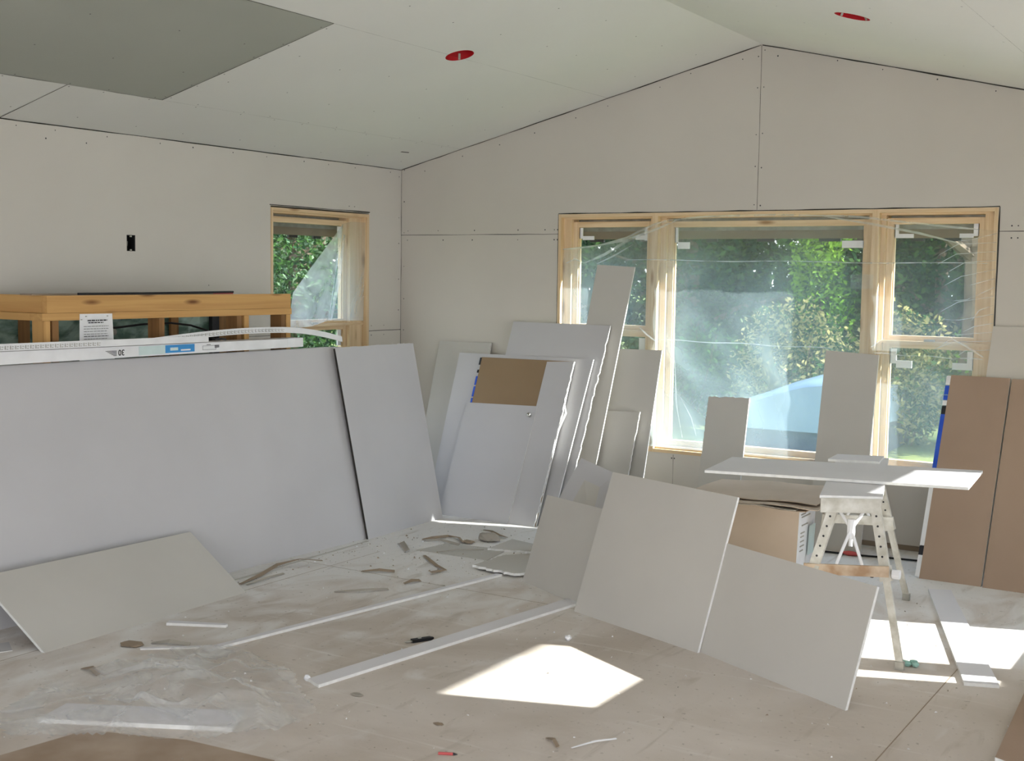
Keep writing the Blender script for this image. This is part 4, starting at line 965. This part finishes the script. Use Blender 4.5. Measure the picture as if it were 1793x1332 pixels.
# ================================================================== OUTSIDE
GZ = -0.35
struct(MB().add([(-40, .3, GZ), (30, .3, GZ), (30, 45, GZ+1.2), (-40, 45, GZ+1.2)], [(0, 1, 2, 3)]).build('ground', ('lawn',), loc=(0, 0, 0)))
struct(MB().add([(-40, -40, GZ-.01), (-.36, -40, GZ-.01), (-.36, .3, GZ), (-40, .3, GZ)], [(0, 1, 2, 3)]).build('ground', ('lawn',), loc=(0, 0, 0)))
struct(MB().add([(-.36, -40, GZ-.2), (30, -40, GZ-.2), (30, .3, GZ-.2), (-.36, .3, GZ-.2)], [(0, 1, 2, 3)]).build('ground', ('bounce_yard',), loc=(0, 0, 0)))
def leaves(m, rr, c, rad, n, size, mats=1, shell=.55):
    for _ in range(n):
        while True:
            p = V((rr.uniform(-1, 1), rr.uniform(-1, 1), rr.uniform(-1, 1)))
            if .05 < p.length < 1: break
        p = p.normalized()*(shell+(1-shell)*rr.random()**.6)
        bump_ = 1+.25*mn.noise(p*2.3+V(c)*.7)
        q = V((c[0]+p.x*rad[0]*bump_, c[1]+p.y*rad[1]*bump_, c[2]+p.z*rad[2]*bump_))
        if q.z < GZ+.02: q.z = GZ+.02+rr.random()*.3
        s = size*rr.uniform(.6, 1.4); a = V((rr.uniform(-1, 1), rr.uniform(-1, 1), rr.uniform(-.8, .8))).normalized(); b = a.cross(V((rr.uniform(-1, 1), rr.uniform(-1, 1), rr.uniform(-1, 1)))).normalized()
        i = rr.randrange(mats)
        m.add([q-a*s, q-b*s*.45, q+a*s, q+b*s*.45], [(0, 1, 2, 3)], i)
def tree(label, x, y, h, r, mats, n=9500, size=.058, cat='tree', name='tree', low=.1, seed=1, grp=None):
    rr = random.Random(seed); gz = GZ+max(0, y)*.026
    root = empty(name, (x, y, gz)); tag(root, label, cat, grp)
    m = MB(); m.tube([(x, y, gz-.1), (x+.05, y, gz+h*.3), (x-.05, y+.1, gz+h*.6), (x, y, gz+h*.9)], [r*.09, r*.07, r*.045, r*.015], 8)
    for k in range(7):
        a = rr.uniform(0, 6.28); z0 = gz+h*rr.uniform(.15, .7)
        m.tube([(x, y, z0), (x+math.cos(a)*r*.4, y+math.sin(a)*r*.4, z0+.25*r), (x+math.cos(a)*r*.8, y+math.sin(a)*r*.8, z0+.35*r)], [r*.04, r*.025, r*.008], 6)
    m.build('trunk', ('bark',), root)
    m = MB(); z0 = gz+h*low
    for k in range(7):
        a = rr.uniform(0, 6.28); rr_ = r*rr.uniform(.1, .5); t = (k+.5)/7
        leaves(m, rr, (x+math.cos(a)*rr_, y+math.sin(a)*rr_, z0+(h-h*low)*t), (r*.75, r*.75, h*.2), n//7, size, len(mats))
    m.build('crown', mats, root)
    return root
DK, MD, BR, YE = 'leaf_dark', 'leaf_mid', 'leaf_bright', 'leaf_yellow'
tree('dark dense tree behind the left window of the gable wall', -3.6, 8.6, 4.4, 1.7, (DK, DK, MD), seed=1, n=10500)
tree('dark bushy tree left in the wide middle window', -1.7, 9.2, 4.6, 1.7, (DK, DK, MD), seed=2, n=10500)
tree('tall dark tree in the centre of the wide middle window', -0.1, 10.4, 4.9, 1.5, (DK, MD), seed=3, n=10500)
tree('bright green sunlit young tree right in the wide middle window', .92, 7.2, 3.2, .42, (BR, BR, MD), seed=4, n=5200, size=.04, low=.34)
tree('dark tree left in the right window', 1.75, 9.6, 4.6, 1.4, (DK, MD, DK), seed=5, n=10500)
tree('mid green tree with straw leaves right in the right window', 3.3, 9.0, 4.4, 1.3, (MD, DK, YE), seed=6, n=10000)
tree('thick dark trunk with a high crown seen low in the right window', 2.86, 6.3, 5.2, 1.6, (DK, MD), n=5000, seed=8, low=.62)
tree('mid green shrubby tree between the left and middle window', -2.7, 6.9, 3.0, .9, (MD, DK), seed=7, n=3600, low=.05)
for k, (x, y) in enumerate(((-9.0, 11.5), (-6.2, 13.0), (-3.6, 14.4), (-1.2, 15.2), (1.2, 15.4), (3.6, 15.2), (6.2, 15.6))):
    tree('dense dark tree in the back row behind the garden', x, y, 6.8, 1.9, (DK, DK, MD), n=7000, size=.16, seed=30+k, low=.0, grp='back row of dark trees')
for k, (x, y, h, r) in enumerate(((-4.4, 3.6, 3.4, 1.1), (-6.2, 5.6, 4.2, 1.5), (-5.7, 3.4, 4.0, 1.3), (-8.6, 7.6, 5.4, 2.0), (-6.0, 1.6, 4.2, 1.3))):
    tree(['pale leaved bush right outside the left wall window', 'large bush behind the pale one outside the left wall window', 'left leafy bush outside the left wall window',
          'tall tree far behind the left wall window', 'leftmost leafy bush outside the left wall window'][k], x, y, h, r, (MD, MD, DK, 'leaf_bush'), n=15000, size=.036 if k != 3 else .09, seed=50+k, low=.02, cat='bush' if k != 3 else 'tree', name='bush' if k != 3 else 'tree')
def shrub(label, x, y, h, r, mats, seed, n=2600, size=.045):
    rr = random.Random(seed); gz = GZ+max(0, y)*.026
    root = empty('shrub', (x, y, gz)); tag(root, label, 'shrub')
    m = MB()
    for k in range(16):
        a = rr.uniform(0, 6.28); q = rr.uniform(.1, .8)*r; m.tube([(x+math.cos(a)*q*.3, y+math.sin(a)*q*.3, gz), (x+math.cos(a)*q, y+math.sin(a)*q, gz+h*rr.uniform(.5, .95))], [.012, .004], 5)
    m.build('stems', ('bark',), root)
    m = MB(); leaves(m, rr, (x, y, gz+h*.5), (r, r, h*.5), n, size, len(mats), shell=.3); m.build('leaves', mats, root)
shrub('straw-coloured tall weeds at the bottom right of the middle window', 1.0, 6.1, 1.6, .72, (YE, YE, MD, DK), 61, 7000, .034)
shrub('dark green weeds left of the bright young tree', -.55, 6.6, 1.3, .8, (DK, MD, MD), 62, 4200)
shrub('yellowish weeds low in the right window', 2.15, 6.4, 1.55, .6, (YE, YE, MD, DK), 63, 6000, .036)
shrub('green weeds at the right edge of the right window', 3.2, 6.6, 1.5, .7, (MD, BR, DK), 64, 3200)
shrub('low green shrub behind the left window of the gable wall', -3.0, 5.2, 1.2, .8, (MD, DK), 65, 3200)
# pale rounded vehicle body under the middle window
ve = empty('covered_vehicle', (1.6, 4.8, GZ)); tag(ve, 'pale blue rounded vehicle outside the wide middle window, dark below', 'vehicle')
def loft(prof, yy, mat, name):
    m = MB(); v = []; n = len(prof)
    for j, (y, s, dz) in enumerate(yy):
        v += [(1.0+(x-1.0)*1.0, y, GZ+.02+(z-GZ-.02)*s+dz) for x, z in prof]
    f = [(j*n+k, j*n+k+1, (j+1)*n+k+1, (j+1)*n+k) for j in range(len(yy)-1) for k in range(n-1)]
    f += [tuple(range(n)), tuple(range((len(yy)-1)*n, len(yy)*n))[::-1]]
    m.add(v, f); o = m.build(name, (mat,), ve, smooth=True)
    o.data.polygons[-1].use_smooth = False; o.data.polygons[-2].use_smooth = False
up_ = [(.66, .12), (.68, .24), (.76, .31), (.88, .36), (1.1, .44), (1.35, .54), (1.6, .62), (1.8, .65), (2.0, .62), (2.15, .50), (2.2, .30), (2.2, .12)]
loft(up_, [(4.7, .92, 0), (4.85, .99, 0), (5.2, 1.02, 0), (5.9, 1.02, 0), (6.3, .98, 0), (6.45, .9, 0)], 'car', 'upper_body')
lo_ = [(.72, GZ+.14), (.68, -.1), (.68, .12), (2.18, .12), (2.18, GZ+.14)]
loft(lo_, [(4.72, 1, 0), (4.9, 1, 0), (6.2, 1, 0), (6.42, 1, 0)], 'card', 'lower_body')
for x in (.72, 1.98):
    for y in (5.05, 6.1):
        m = MB(); m.tube([(x, y, GZ+.35), (x+.16, y, GZ+.35)], .23, 20); m.build('wheel', ('black',), ve)
